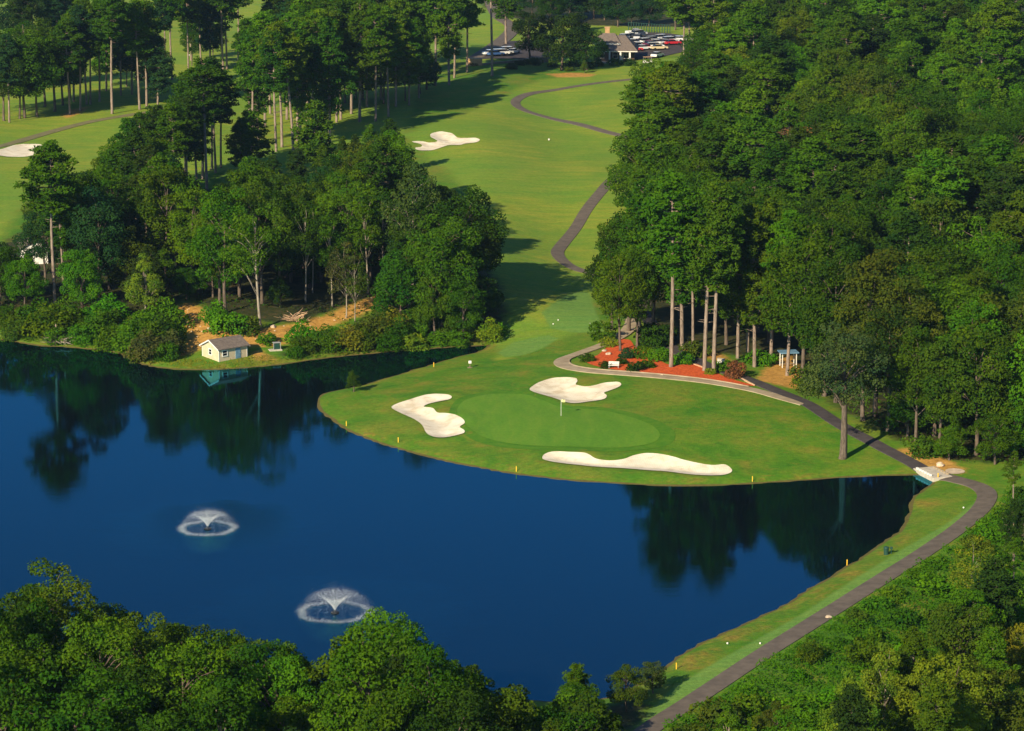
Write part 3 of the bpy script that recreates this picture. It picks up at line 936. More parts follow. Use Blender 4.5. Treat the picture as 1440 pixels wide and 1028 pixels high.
def by_top(kind, var, px, top, h, tone, region, w=1.0, label=None, rot=None):
    """foot hidden: stands where a tree of height h would show this top"""
    z = h + 2
    for _ in range(6):
        X, Y = on_plane(px, top, z)
        z = tz1(X, Y) + h
    X, Y = on_plane(px, top, z)
    return add(kind, var, X, Y, h, tone, region, w, label, rot)

P_, B_, S_ = 'pine_tree', 'broadleaf_tree', 'shrub'
# --- named trees ---------------------------------------------------------------
by_span(P_, 'tall1', 943, 517, 250, 'mid green', 'mulch', 1.2, 'tallest straight grey-trunked pine standing in the red mulch bed')
by_span(P_, 'tall3', 993, 522, 275, 'mid green', 'mulch', 1.05, 'left pine of the close pair at the right end of the mulch bed')
by_span(P_, 'tall1', 1006, 525, 262, 'mid green', 'mulch', 1.0, 'leaning right pine of the close pair at the right end of the mulch bed')
by_span(B_, 'oval1', 872, 494, 352, 'fresh green', 'mulch', 0.95, 'pale-trunked tree standing at the left tip of the red mulch bed')
by_span(B_, 'oval2', 894, 489, 340, 'mid green', 'mulch', 0.85, 'second pale-trunked tree from the left in the red mulch bed')
by_span(B_, 'oval1', 884, 466, 275, 'deep green', 'mulch', 1.0, 'tall dark tree behind the concrete path bend')
by_span(B_, 'oval2', 922, 474, 268, 'mid green', 'mulch', 1.0, 'tall green tree right behind the mulch bed shrubs')
by_span(B_, 'round1', 862, 464, 315, 'dark green', 'mulch', 0.85, 'dark rounded tree overhanging the bend of the cart path above the mulch')
by_span(P_, 'full1', 900, 472, 258, 'deep green', 'mulch', 0.9, 'pine behind the concrete path bend with a shaded trunk')
by_span(P_, 'full1', 957, 489, 255, 'deep green', 'mulch', 0.9, 'pine behind the mulch bed between the tallest pine and the pair')
by_span(P_, 'tall1', 973, 496, 270, 'deep green', 'mulch', 0.8, 'slim-trunked pine standing on bare earth behind the mulch bed')
by_span(B_, 'oak', 1184, 645, 448, 'grey-green', 'wood', 0.98, 'grey-green spreading oak standing alone on the grass above the dark water')
by_span(P_, 'full1', 1059, 516, 290, 'mid green', 'wood', 0.9, 'slim pine at the right end of the mulch bed behind a purple shrub')
by_span(P_, 'full1', 1039, 504, 285, 'deep green', 'wood', 0.9, 'pine with a pale lower trunk left of the blue shelter')
by_span(P_, 'full2', 1051, 500, 285, 'deep green', 'wood', 0.8, 'thin pale-trunked pine between two others left of the blue shelter')
by_span(P_, 'full1', 1083, 503, 282, 'mid green', 'wood', 0.9, 'pine with a pale trunk just left of the blue shelter')
by_span(P_, 'tall2', 1107, 528, 300, 'mid green', 'wood', 1.0, 'dark-trunked pine standing on bare sand before the blue shelter')
by_span(B_, 'oak', 1158, 557, 415, 'olive green', 'wood', 0.85, 'leaning pale-trunked oak behind the lone spreading oak')
by_span(B_, 'sparse1', 1188, 560, 430, 'grey-green', 'wood', 0.9, 'thin-crowned tree with bare white limbs right behind the lone oak')
for x, y, tp, v, tn in [(1128, 540, 308, 'oval1', 'mid green'), (1215, 592, 372, 'oval2', 'olive green'), (1248, 606, 425, 'round1', 'dark green'), (1288, 626, 455, 'oval1', 'mid green'), (1322, 634, 470, 'oval2', 'olive green'), (1175, 566, 345, 'oval1', 'deep green'), (1370, 640, 455, 'round2', 'mid green'), (1232, 585, 345, 'oval2', 'olive green'), (1276, 600, 385, 'oval1', 'olive green')]:
    by_span(B_, v, x, y, tp, tn, 'wood', 1.0)
by_span(P_, 'tall2', 78, 428, 203, 'mid green', 'bank', 1.2, 'tallest pine on the left bank with its pinkish trunk in view')
by_span(B_, 'round2', 36, 442, 358, 'bright green', 'bank', 0.95, 'bright green round tree on the left bank under the white building')
by_span(B_, 'low1', 116, 441, 343, 'bright green', 'bank', 0.85, 'bright green round tree just right of the tallest left-bank pine')
by_span(B_, 'cone1', 205, 452, 356, 'yellow-green', 'bank', 0.95, 'pale yellow-green conical tree left of the beige shed')
by_span(B_, 'sparse1', 364, 463, 285, 'fresh green', 'bank', 1.0, 'white-trunked thin tree above the beige shed and its dirt track', rot=1.0)
by_span(B_, 'round1', 318, 440, 265, 'mid green', 'bank', 0.95, 'broad rounded tree directly behind the beige shed')
by_span(B_, 'slim', 430, 425, 275, 'deep green', 'bank', 0.9, 'slender pale-trunked tree above the log pile')
by_span(B_, 'slim', 440, 412, 280, 'deep green', 'bank', 0.8, 'slender tree in deep shade right of the log pile')
by_span(B_, 'slim', 466, 432, 300, 'mid green', 'bank', 1.0, 'leafy slender tree with ivy on its trunk above the dirt track')
by_span(B_, 'sparse2', 485, 447, 335, 'grey-green', 'bank', 1.0, 'thin half-bare tree with its foot on the dirt track')
by_span(B_, 'sparse2', 499, 452, 345, 'olive green', 'bank', 0.8, 'second half-bare thin tree on the dirt track')
by_span(B_, 'slim', 516, 412, 268, 'mid green', 'bank', 1.0, 'slim tree with a pale straight trunk at the end of the dirt track')
by_span(B_, 'slim', 540, 405, 265, 'deep green', 'bank', 0.9, 'pale thin trunk in front of the dark gap by the dirt track')
by_span(B_, 'sparse1', 580, 420, 232, 'grey-green', 'bank', 0.95, 'half-dead tree with forked white limbs at the fairway end of the bank')
by_top(B_, 'round1', 650, 272, 19, 'deep green', 'bank', 1.0, 'big rounded tree at the fairway corner of the left bank')
by_top(B_, 'round2', 622, 290, 18, 'mid green', 'bank', 0.95, 'rounded mid-green tree left of the corner tree by the fairway')
by_top(B_, 'wide1', 668, 305, 15, 'dark green', 'bank', 0.72, 'dark outermost tree overhanging the fairway from the left bank')
by_top(B_, 'low1', 610, 372, 11, 'mid green', 'bank', 0.85, 'low leafy tree under the fallen white limbs near the cove')
by_top(B_, 'low1', 652, 385, 10, 'deep green', 'bank', 0.9, 'low dark tree at the head of the cove')
by_top(B_, 'oval1', 590, 262, 18, 'deep green', 'bank', 0.9, 'tall oval tree behind the forked half-dead one')
# pines of the belt left of the far fairway (feet in view)
for i, (x, y, h, v) in enumerate([(507, 171, 25, 'tall3'), (528, 171, 26, 'tall1'), (545, 164, 23, 'tall3'), (612, 121, 27, 'tall1'), (624, 112, 25, 'tall3'), (632, 120, 26, 'high'),
        (639, 110, 24, 'tall1'), (657, 102, 24, 'tall3'), (691, 107, 30, 'high'), (683, 67, 28, 'high'), (711, 62, 26, 'tall1'), (495, 160, 25, 'tall3'), (516, 150, 25, 'tall3'),
        (556, 150, 24, 'full1'), (575, 148, 20, 'full1'), (588, 138, 19, 'full2'), (535, 140, 26, 'tall3'), (570, 118, 25, 'tall3'), (595, 112, 24, 'tall3'),
        (357, 200, 24, 'tall3'), (363, 198, 22, 'scrag'), (388, 213, 25, 'tall1'), (395, 207, 25, 'tall3'), (400, 194, 23, 'tall3'), (413, 211, 26, 'lean'), (418, 198, 25, 'tall1'),
        (421, 190, 24, 'tall3'), (433, 172, 25, 'tall1'), (441, 183, 26, 'high'), (451, 179, 25, 'tall3'), (463, 200, 26, 'tall1'), (472, 172, 24, 'tall3'), (480, 168, 25, 'tall1'),
        (350, 172, 22, 'tall3'), (372, 178, 24, 'tall3'), (405, 168, 24, 'tall3'), (455, 160, 25, 'tall3'), (380, 160, 23, 'full1'), (425, 150, 24, 'full1'), (470, 145, 25, 'tall3'), (500, 138, 24, 'full1'), (445, 135, 25, 'tall3')]):
    by_base(P_, v if (i % 5 or v == 'lean') else 'full1', x, y, h * rnd.uniform(0.98, 1.10), rnd.choice(['fresh green', 'deep green', 'mid green', 'mid green']), 'belt', rnd.uniform(0.92, 1.22))
by_base(P_, 'high', 290, 268, 25, 'deep green', 'belt', 1.3, 'tall pine with a long pale bare trunk left of the pine belt')
by_base(P_, 'scrag', 286, 252, 22, 'deep green', 'belt', 1.0, 'scraggly pine beside the long bare pale trunk')
by_base(P_, 'tall2', 298, 238, 22, 'dark green', 'belt', 1.1)
by_base(P_, 'tall1', 302, 243, 23, 'dark green', 'belt', 1.1)
by_base(P_, 'tall3', 312, 236, 20, 'dark green', 'belt', 1.1)
by_base(P_, 'full1', 262, 250, 21, 'deep green', 'belt', 1.1)
by_base(P_, 'young', 445, 250, 15, 'mid green', 'belt', 1.2, 'young pine with a visible trunk below the pine belt')
by_base(P_, 'young', 352, 240, 12, 'mid green', 'belt', 1.3)
by_base(P_, 'full2', 340, 250, 12, 'mid green', 'belt', 1.3)
for i, (x, y, tp, v, w_) in enumerate([(200, 278, 160, 'tall3', 1.2), (224, 282, 150, 'full1', 1.2), (246, 286, 148, 'tall3', 1.2), (184, 288, 168, 'full1', 1.1), (264, 272, 138, 'tall3', 1.2), (214, 264, 158, 'full1', 1.1), (276, 262, 128, 'full1', 1.1),
        (420, 264, 212, 'young', 1.3), (455, 268, 203, 'full2', 1.1), (482, 264, 193, 'full1', 1.0), (385, 262, 220, 'young', 1.3), (520, 250, 176, 'full1', 1.1), (548, 246, 168, 'tall3', 1.1), (500, 255, 190, 'full2', 1.0)]):
    by_span(P_, v, x, y, tp, ['deep green', 'dark green', 'mid green'][i % 3], 'belt', w_)
# row of trees on the far left fairway
for x, y, h, k, v in [(6, 170, 19, B_, 'round1'), (13, 172, 20, P_, 'tall3'), (28, 167, 18, B_, 'oval1'), (35, 166, 20, B_, 'round2'), (53, 164, 20, B_, 'oval2'), (76, 157, 22, B_, 'round1'), (97, 161, 23, P_, 'tall3'),
        (114, 156, 24, P_, 'tall1'), (122, 147, 25, P_, 'tall2'), (128, 147, 24, P_, 'tall1'), (140, 143, 24, P_, 'tall2'), (159, 160, 27, P_, 'high'), (171, 134, 22, P_, 'tall3'), (187, 133, 22, P_, 'full1'), (195, 154, 26, P_, 'tall1'),
        (206, 150, 25, P_, 'tall3'), (222, 152, 18, P_, 'full2'), (233, 113, 23, P_, 'tall2'), (242, 112, 24, P_, 'tall2'), (249, 63, 22, P_, 'tall1'), (265, 103, 23, P_, 'tall2'), (278, 98, 22, P_, 'tall1'), (283, 98, 24, P_, 'tall2'),
        (296, 98, 21, P_, 'full1'), (314, 99, 26, P_, 'tall2'), (318, 97, 25, P_, 'tall1'), (335, 84, 23, P_, 'tall2'), (-10, 160, 20, B_, 'round1'), (62, 150, 19, B_, 'round2'), (88, 148, 20, B_, 'oval1'), (150, 128, 20, P_, 'full1'), (104, 143, 21, P_, 'full1'), (268, 85, 22, P_, 'full1'), (305, 80, 22, P_, 'tall3')]:
    by_base(k, v, x, y, h * rnd.uniform(0.95, 1.05), rnd.choice(['mid green', 'deep green', 'blue-green', 'mid green']), 'row', rnd.uniform(0.95, 1.22))
for x, y, h in [(420, 160, 12), (455, 150, 13), (485, 145, 13), (510, 140, 14), (540, 146, 14), (570, 142, 13), (590, 132, 12), (556, 128, 15), (520, 124, 15), (480, 130, 15), (440, 140, 14), (400, 145, 13), (370, 150, 12), (600, 126, 9)]:
    by_base(B_, rnd.choice(['round1', 'round2', 'low1', 'oval1']), x, y, h, rnd.choice(['dark green', 'blue-green', 'deep green', 'olive green']), 'belt', rnd.uniform(0.9, 1.1))
for x, y, h in [(18, 150, 15), (45, 146, 15), (72, 140, 15), (98, 138, 13), (-6, 146, 16), (30, 128, 17), (60, 122, 16), (95, 118, 16), (150, 122, 10), (178, 122, 12), (205, 138, 12), (222, 140, 13), (270, 92, 10), (300, 90, 12)]:
    by_base(B_, rnd.choice(['round1', 'round2', 'oval1']), x, y, h, rnd.choice(['dark green', 'blue-green', 'deep green']), 'row', rnd.uniform(0.95, 1.15))
# by the clubhouse and car park
by_span(B_, 'low1', 790, 99, 14, 'dark green', 'club', 1.35, 'largest dark rounded tree left of the clubhouse')
by_span(B_, 'low1', 825, 99, 36, 'dark green', 'club', 1.2, 'dark rounded tree touching the clubhouse roof on its left')
by_span(B_, 'low1', 745, 84, 12, 'dark green', 'club', 0.95, 'dark rounded tree beside the small left car park')
by_base(B_, 'low2', 822, 103, 3.6, 'olive green', 'club', 0.8, 'small pale sapling on bare ground below the big dark trees')
for x, y, h in [(819, 37, 27), (813, 40, 24), (843, 44, 25), (869, 41, 26), (922, 52, 22), (779, 12, 26), (793, 22, 26), (826, 32, 24), (917, 20, 26), (770, 8, 25), (735, 14, 24), (850, 10, 26), (880, 12, 25), (905, 8, 25), (700, 20, 26), (662, 40, 25), (650, 22, 25), (672, 28, 26)]:
    by_base(P_, rnd.choice(['tall1', 'tall2', 'high', 'tall3']), x, y, h, rnd.choice(['dark green', 'deep green', 'blue-green']), 'club', 1.05)
# single shrubs
by_span(B_, 'low2', 497, 551, 519, 'deep green', 'green', 0.95, 'small dark conical bush alone on the grass point')
# downstream side, lower right
by_span(P_, 'scrag', 1424, 722, 634, 'mid green', 'dam', 0.9, 'layered young pine beside the bend of the dam path')
by_span(B_, 'sparse2', 1366, 866, 750, 'yellow-green', 'dam', 1.4, 'thin pale-trunked birch on the slope below the dam')
by_span(P_, 'full1', 1424, 800, 700, 'dark green', 'dam', 0.9, 'dark pine on the slope right of the pale birch')
by_span(P_, 'scrag', 1425, 845, 755, 'mid green', 'dam', 1.3, 'thin pine at the right photo edge below the dam')
by_span(B_, 'wide1', 1328, 1085, 918, 'yellow-green', 'dam', 0.95, 'large pale yellow-green tree at the lower right corner')
by_span(B_, 'cone1', 1190, 1085, 934, 'yellow-green', 'dam', 0.9, 'feathery yellow-green tree at the bottom edge left of the large pale one')
by_span(B_, 'round2', 1445, 1000, 870, 'yellow-green', 'dam', 0.9, 'pale leafy tree cut by the right edge below the dam')
by_span(B_, 'low1', 1090, 1075, 982, 'olive green', 'dam', 0.9, 'small olive tree at the bottom edge beside the dam path')
by_span(B_, 'low1', 1250, 960, 905, 'dark green', 'dam', 1.2, 'dark low bushy tree in the brush above the feathery tree')
by_span(B_, 'low1', 880, 1000, 932, 'olive green', 'near', 1.1, 'olive bushy tree at the lower end of the dam by the water')
by_span(B_, 'low1', 918, 975, 925, 'grey-green', 'near', 1.0, 'grey-green bush overhanging the water at the lower end of the dam')
by_span(B_, 'round2', 545, 1040, 850, 'bright green', 'near', 0.95, 'deep bright green round tree in front of the lower fountain')
by_span(B_, 'oval1', 82, 1010, 786, 'fresh green', 'near', 1.1, 'tallest tree on the near shore at the left')
by_span(B_, 'low1', 470, 1085, 948, 'bright green', 'near', 1.0, 'bright green rounded tree at the bottom edge below the lower fountain')
by_span(P_, 'full1', 810, 1020, 932, 'mid green', 'near', 1.4, 'bushy green tree on the near shore left of the olive bushes')
by_top(B_, 'sparse2', 1112, 171, 20, 'brown', 'wood', 1.3, 'brown dead-leaved tree alone among green crowns high in the right wood')

# --- woods: trees sown over their ground, shortened where the photo shows lower tops ---
CLEAR = [
    [(706, 480), (704, 300), (640, 255), (596, 232), (580, 195), (640, 175), (722, 150), (760, 108), (858, 105), (862, 120), (864, 180), (858, 300), (832, 350), (820, 400), (826, 450), (862, 462), (884, 470), (920, 500),
     (985, 500), (1070, 540), (1132, 560), (1185, 590), (1200, 640), (1285, 660), (1310, 672), (1290, 750), (1100, 860), (950, 930), (850, 960), (700, 960), (660, 520)],
    [(-20, 205), (60, 190), (160, 172), (170, 195), (110, 215), (60, 235), (20, 285), (0, 322), (-20, 330)],
    [(252, 500), (300, 475), (345, 472), (420, 470), (480, 440), (560, 415), (566, 425), (500, 455), (420, 482), (390, 500), (300, 515), (255, 512)],
    [(248, 435), (268, 428), (300, 455), (275, 470), (255, 460)],
    [(846, 50), (890, 44), (962, 50), (962, 78), (915, 88), (895, 92), (846, 90)],
    [(660, 82), (740, 66), (742, 84), (690, 92), (660, 92)], [(686, 40), (715, 36), (720, 60), (690, 66)],
    [(1403, 374), (1424, 374), (1424, 398), (1406, 398)],
    [(36, 345), (62, 345), (62, 360), (36, 360)],
    [(1095, 476), (1120, 476), (1120, 500), (1095, 500)],
    [(1302, 655), (1370, 655), (1400, 690), (1385, 730), (1300, 780), (1180, 855), (1080, 915), (960, 995), (905, 1030), (893, 1015), (960, 930), (1300, 690)],
    [(120, 95), (140, 92), (140, 140), (120, 140)], [(142, 110), (185, 105), (185, 128), (145, 135)], [(244, 70), (262, 66), (262, 98), (246, 100)], [(318, 55), (352, 45), (352, 75), (320, 92)],
    [(330, 150), (346, 145), (346, 190), (332, 200)], [(370, 180), (386, 172), (386, 200), (372, 205)], [(120, 0), (160, 0), (145, 14), (125, 8)], [(352, 8), (372, 4), (365, 40), (352, 44)],
    [(1100, 172), (1126, 172), (1126, 190), (1100, 190)],
]
def blocks(px, cy, rx, ry):
    for k in range(13):
        a = k / 12 * 2 * math.pi
        q = (px, cy) if k == 12 else (px + 0.86 * rx * math.cos(a), cy - 0.86 * ry * math.sin(a))
        for c in CLEAR:
            if inside(q[0], q[1], c):
                return True
    return False

def sil(pts):
    xs = [p[0] for p in pts]; ys = [p[1] for p in pts]
    return lambda x: float(np.interp(x, xs, ys))

PATHPTS = np.concatenate([c[::2] for c in PATHS.values()])
def near_path(x, y, d):
    return bool((((PATHPTS[:, 0] - x) ** 2 + (PATHPTS[:, 1] - y) ** 2) < d * d).any())

def sow(poly_px, spacing, pick, region, sl=None, tries=6000, far=None, cap=1000, minh=0.6):
    poly = pw(poly_px)
    xs = [p[0] for p in poly]; ys = [p[1] for p in poly]
    near = [(t['x'], t['y']) for t in TREES]
    n0 = 0
    for _ in range(tries):
        x, y = rnd.uniform(min(xs), max(xs)), rnd.uniform(min(ys), max(ys))
        if not inside(x, y, poly):
            continue
        sp = spacing * (1 + (0.0 if far is None else far * max(0, (y - 450) / 500.0)))
        if any(abs(x - a) < sp and (x - a) ** 2 + (y - b) ** 2 < (sp * 0.92) ** 2 for a, b in near):
            continue
        if near_path(x, y, 2.8):
            continue
        kind, var, h, tone, w = pick(x, y)
        ok = False
        for _k in range(4):
            d = add(kind, var, x, y, h, tone, region, w)
            bad = (sl is not None and d['top'] < sl(d['px'])) or blocks(d['px'], d['cy'], d['rpx'], d['rpy'])
            if not bad:
                ok = True; break
            TREES.pop()
            h *= 0.84
            if kind == B_ and h < 13: var = 'low1' if rnd.random() < 0.6 else 'low2'
            if kind == P_ and h < 15: var = 'young'
        if ok:
            near.append((x, y)); n0 += 1
            if n0 >= cap: break
    return n0

def patch(x, y, s, k=0.0):
    return math.sin(x / s + k) * math.sin(y / (s * 1.7) + 2 * k) + 0.6 * math.sin(x / s * 1.9 + y / s * 0.8 + k)

def pick_wood(x, y):
    edge = y < 415 and x > 38
    p = patch(x, y, 26, 0.7) + rnd.gauss(0, 0.75)
    far = y > 760  # far crowns lean blue-green: distance haze put into the leaf colour
    if p > 0.15 and not edge:
        v = rnd.choice(['tall1', 'tall2', 'tall3', 'full1', 'full1', 'tall3'])
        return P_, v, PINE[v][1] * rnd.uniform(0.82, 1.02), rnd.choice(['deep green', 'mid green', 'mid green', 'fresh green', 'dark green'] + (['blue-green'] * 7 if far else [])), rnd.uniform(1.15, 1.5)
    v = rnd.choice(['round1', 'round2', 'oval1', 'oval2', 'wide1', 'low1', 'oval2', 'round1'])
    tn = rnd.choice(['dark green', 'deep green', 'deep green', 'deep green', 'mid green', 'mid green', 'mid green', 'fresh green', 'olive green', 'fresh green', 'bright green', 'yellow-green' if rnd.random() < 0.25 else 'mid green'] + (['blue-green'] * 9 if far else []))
    return B_, v, BROAD[v][1] * rnd.uniform(0.88, 1.16), tn, rnd.uniform(0.9, 1.2)

def pick_bank(x, y):
    if rnd.random() < 0.28:
        v = rnd.choice(['tall1', 'tall3', 'full1', 'full2', 'scrag'])
        return P_, v, PINE[v][1] * rnd.uniform(0.78, 1.02), rnd.choice(['dark green', 'deep green', 'mid green']), rnd.uniform(1.0, 1.3)
    v = rnd.choice(['round1', 'round2', 'oval1', 'oval2', 'low1', 'low2', 'slim', 'oval1'])
    return B_, v, BROAD[v][1] * rnd.uniform(0.85, 1.1), rnd.choice(['dark green', 'deep green', 'deep green', 'mid green', 'mid green', 'fresh green', 'olive green', 'blue-green']), rnd.uniform(0.9, 1.15)

def pick_near(x, y):
    v = rnd.choice(['round1', 'round2', 'oval1', 'low1', 'cone1', 'low1', 'oval2', 'low2'])
    return B_, v, BROAD[v][1] * rnd.uniform(0.72, 1.05), rnd.choice(['mid green', 'deep green', 'fresh green', 'mid green', 'deep green', 'deep green', 'mid green', 'dark green']), rnd.uniform(0.85, 1.1)

def pick_far(x, y):
    if rnd.random() < 0.7:
        v = rnd.choice(['tall1', 'tall2', 'tall3', 'full1'])
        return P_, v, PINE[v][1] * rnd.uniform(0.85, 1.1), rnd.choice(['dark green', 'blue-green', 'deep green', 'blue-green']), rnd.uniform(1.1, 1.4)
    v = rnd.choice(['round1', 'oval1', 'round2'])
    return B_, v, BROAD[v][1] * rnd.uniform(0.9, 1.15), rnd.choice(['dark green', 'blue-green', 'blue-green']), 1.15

SIL_BANK = sil([(-80, 350), (0, 335), (45, 335), (62, 262), (95, 232), (112, 226), (135, 240), (160, 190), (175, 165), (215, 190), (240, 215), (262, 240), (300, 272), (318, 250), (335, 215), (360, 222), (385, 240), (430, 238),
                (455, 225), (480, 205), (520, 182), (548, 170), (568, 200), (590, 245), (640, 268), (690, 300), (700, 400), (720, 480)])
SIL_NEAR = sil([(-60, 820), (0, 806), (45, 800), (70, 786), (100, 788), (125, 815), (150, 838), (185, 828), (200, 850), (240, 862), (280, 866), (300, 882), (325, 872), (350, 880), (375, 888), (410, 885), (450, 902),
                (480, 880), (500, 858), (545, 850), (590, 862), (615, 905), (640, 922), (690, 945), (715, 958), (745, 960), (775, 945), (810, 935), (840, 958), (870, 955), (905, 970), (930, 1000), (950, 1020)])
A_PX = [(-60, 446), (60, 446), (150, 452), (230, 430), (250, 412), (300, 430), (340, 440), (420, 430), (500, 412), (560, 398), (640, 440), (690, 425), (690, 360), (600, 290), (500, 275), (400, 280), (250, 290), (120, 300), (-60, 372)]
sow(A_PX, 6.2, pick_bank, 'bank', SIL_BANK, 5000)
sow([(560, 470), (660, 468), (700, 440), (690, 380), (600, 380), (570, 410)], 5.0, lambda x, y: (B_, rnd.choice(['low1', 'low2', 'round2']), rnd.uniform(8, 15), rnd.choice(['mid green', 'deep green', 'dark green']), 1.0), 'bank', SIL_BANK, 500)
C_PX = [(925, 482), (912, 415), (900, 330), (900, 200), (912, 150), (945, 108), (1000, 74), (1010, -58), (1560, -58), (1560, 640), (1440, 648), (1340, 646),
        (1290, 628), (1245, 600), (1215, 578), (1170, 540), (1130, 492), (1040, 490), (980, 486)]
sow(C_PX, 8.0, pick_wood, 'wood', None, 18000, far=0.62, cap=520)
# wood margin: low trees and shrubs right of the bridge
sow([(1215, 590), (1250, 606), (1300, 632), (1345, 648), (1440, 652), (1480, 640), (1440, 610), (1300, 590), (1220, 560)], 4.6, lambda x, y: (B_, rnd.choice(['low1', 'low2', 'low2']), rnd.uniform(6, 11), rnd.choice(['mid green', 'bright green', 'deep green', 'fresh green']), 1.0), 'wood', None, 700)
NEAR_PX = [(-120, 945), (0, 950), (100, 965), (300, 990), (500, 1000), (700, 1004), (850, 1000), (900, 990), (900, 1060), (820, 1180), (600, 1230), (-120, 1230)]
sow(NEAR_PX, 5.4, pick_near, 'near', SIL_NEAR, 6000, minh=0.5)
sow([(1195, 584), (1240, 608), (1295, 632), (1340, 650), (1440, 655), (1480, 640), (1440, 615), (1300, 596), (1220, 570)], 3.6, lambda x, y: (B_, rnd.choice(['low1', 'low2', 'low1']), rnd.uniform(4.5, 8), rnd.choice(['mid green', 'deep green', 'fresh green', 'mid green']), 1.1), 'wood', None, 1500, cap=34)
sow([(240, 418), (300, 436), (360, 446), (420, 430), (500, 412), (570, 394), (640, 410), (640, 380), (500, 385), (300, 400), (100, 430), (0, 436), (0, 420), (200, 408)], 4.2, lambda x, y: (B_, rnd.choice(['low1', 'low2', 'low2']), rnd.uniform(4, 8), rnd.choice(['dark green', 'deep green', 'deep green', 'mid green']), 1.0), 'bank', SIL_BANK, 1500, cap=30)
sow([(715, 20), (790, 42), (812, 46), (812, 30), (740, 4), (640, -8), (640, 8)], 5.0, lambda x, y: (B_, rnd.choice(['low1', 'round2']), rnd.uniform(9, 14), rnd.choice(['dark green', 'blue-green']), 1.2), 'top', None, 4000, cap=24)
# far woods along the top of the photo
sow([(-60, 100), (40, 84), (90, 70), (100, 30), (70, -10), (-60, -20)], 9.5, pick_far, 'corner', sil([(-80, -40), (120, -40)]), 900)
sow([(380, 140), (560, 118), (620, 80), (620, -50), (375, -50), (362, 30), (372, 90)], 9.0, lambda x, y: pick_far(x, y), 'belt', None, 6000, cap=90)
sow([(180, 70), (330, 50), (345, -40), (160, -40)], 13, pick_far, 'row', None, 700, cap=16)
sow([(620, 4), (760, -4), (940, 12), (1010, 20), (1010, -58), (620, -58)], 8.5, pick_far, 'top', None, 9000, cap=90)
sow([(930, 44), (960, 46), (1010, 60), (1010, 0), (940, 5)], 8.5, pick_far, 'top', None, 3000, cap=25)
# slope below the dam
def pick_dam(x, y):
    if rnd.random() < 0.22:
        return P_, rnd.choice(['young', 'full2']), rnd.uniform(8, 14), rnd.choice(['mid green', 'dark green']), 1.2
    v = rnd.choice(['low1', 'low2', 'cone1', 'low1'])
    return B_, v, rnd.uniform(5.5, 11), rnd.choice(['mid green', 'bright green', 'fresh green', 'yellow-green', 'olive green', 'deep green']), 1.0
SIL_DAM = sil([(900, 1028), (940, 1015), (1000, 990), (1080, 955), (1180, 905), (1260, 880), (1320, 850), (1360, 810), (1395, 760), (1410, 730), (1440, 690), (1500, 650)])
sow([(1420, 760), (1500, 720), (1500, 1180), (960, 1180), (960, 1070), (1100, 1060), (1240, 1030), (1340, 940), (1390, 840)], 6.0, pick_dam, 'dam', SIL_DAM, 2500, cap=60)
sow([(700, 14), (790, 30), (850, 42), (880, 40), (930, 40), (975, 44), (1000, 30), (1000, -25), (700, -25)], 5.5, lambda x, y: (B_, rnd.choice(['low1', 'round1', 'round2', 'low1']), rnd.uniform(9, 15), rnd.choice(['dark green', 'blue-green', 'dark green']), 1.2) if rnd.random() < 0.6 else pick_far(x, y), 'top', None, 9000, cap=70)

# shrubs ------------------------------------------------------------------------
def shrubs(poly_px, spacing, vs, tones, region, hmul=(0.8, 1.2), cap=80, tries=1500, chk=False):
    poly = pw(poly_px)
    xs = [p[0] for p in poly]; ys = [p[1] for p in poly]
    done = []
    for _ in range(tries):
        x, y = rnd.uniform(min(xs), max(xs)), rnd.uniform(min(ys), max(ys))
        if not inside(x, y, poly) or any((x - a) ** 2 + (y - b) ** 2 < spacing ** 2 for a, b in done):
            continue
        if near_path(x, y, 2.4):
            continue
        v = rnd.choice(vs)
        hh = SHRUB[v][1] * rnd.uniform(*hmul)
        if region == 'damslope':
            dd = float(ddist(np.array([x]), np.array([y]), PATHS['dam'])[0])
            if dd < 2.0 + 0.75 * SHRUB[v][2] : continue
            hh = min(hh, 1.0 + 0.38 * max(dd - 2.2, 0))
        add(S_, v, x, y, hh, rnd.choice(tones), region, rnd.uniform(0.9, 1.2))
        if chk and blocks(TREES[-1]['px'], TREES[-1]['cy'], TREES[-1]['rpx'], TREES[-1]['rpy']):
            TREES.pop(); continue
        done.append((x, y))
        if len(done) >= cap: break

GR = ['mid green', 'deep green', 'fresh green', 'olive green', 'bright green', 'mid green']
shrubs([(-40, 474), (60, 481), (110, 485), (165, 492), (205, 507), (238, 512), (250, 490), (240, 460), (150, 450), (0, 452), (-40, 455)], 3.1, ['s3', 's4', 's5', 's3'], GR, 'bankshore', (0.75, 1.1), 48, 1500)
shrubs([(398, 507), (440, 503), (520, 496), (600, 489), (655, 485), (690, 484), (700, 470), (640, 462), (580, 462), (520, 470), (450, 478), (410, 488)], 3.0, ['s3', 's4', 's4', 's5'], GR + ['bright green', 'yellow-green'], 'coveshore', (0.7, 1.05), 48, 1500)
shrubs([(1404, 702), (1440, 690), (1480, 760), (1440, 960), (1250, 1060), (960, 1060), (1000, 1003), (1070, 952), (1160, 892), (1250, 834), (1340, 780)], 4.4, ['s2', 's3', 's5', 's1', 's4', 's2'], GR + ['bright green', 'fresh green'], 'damslope', (0.8, 1.25), 85, 6000)
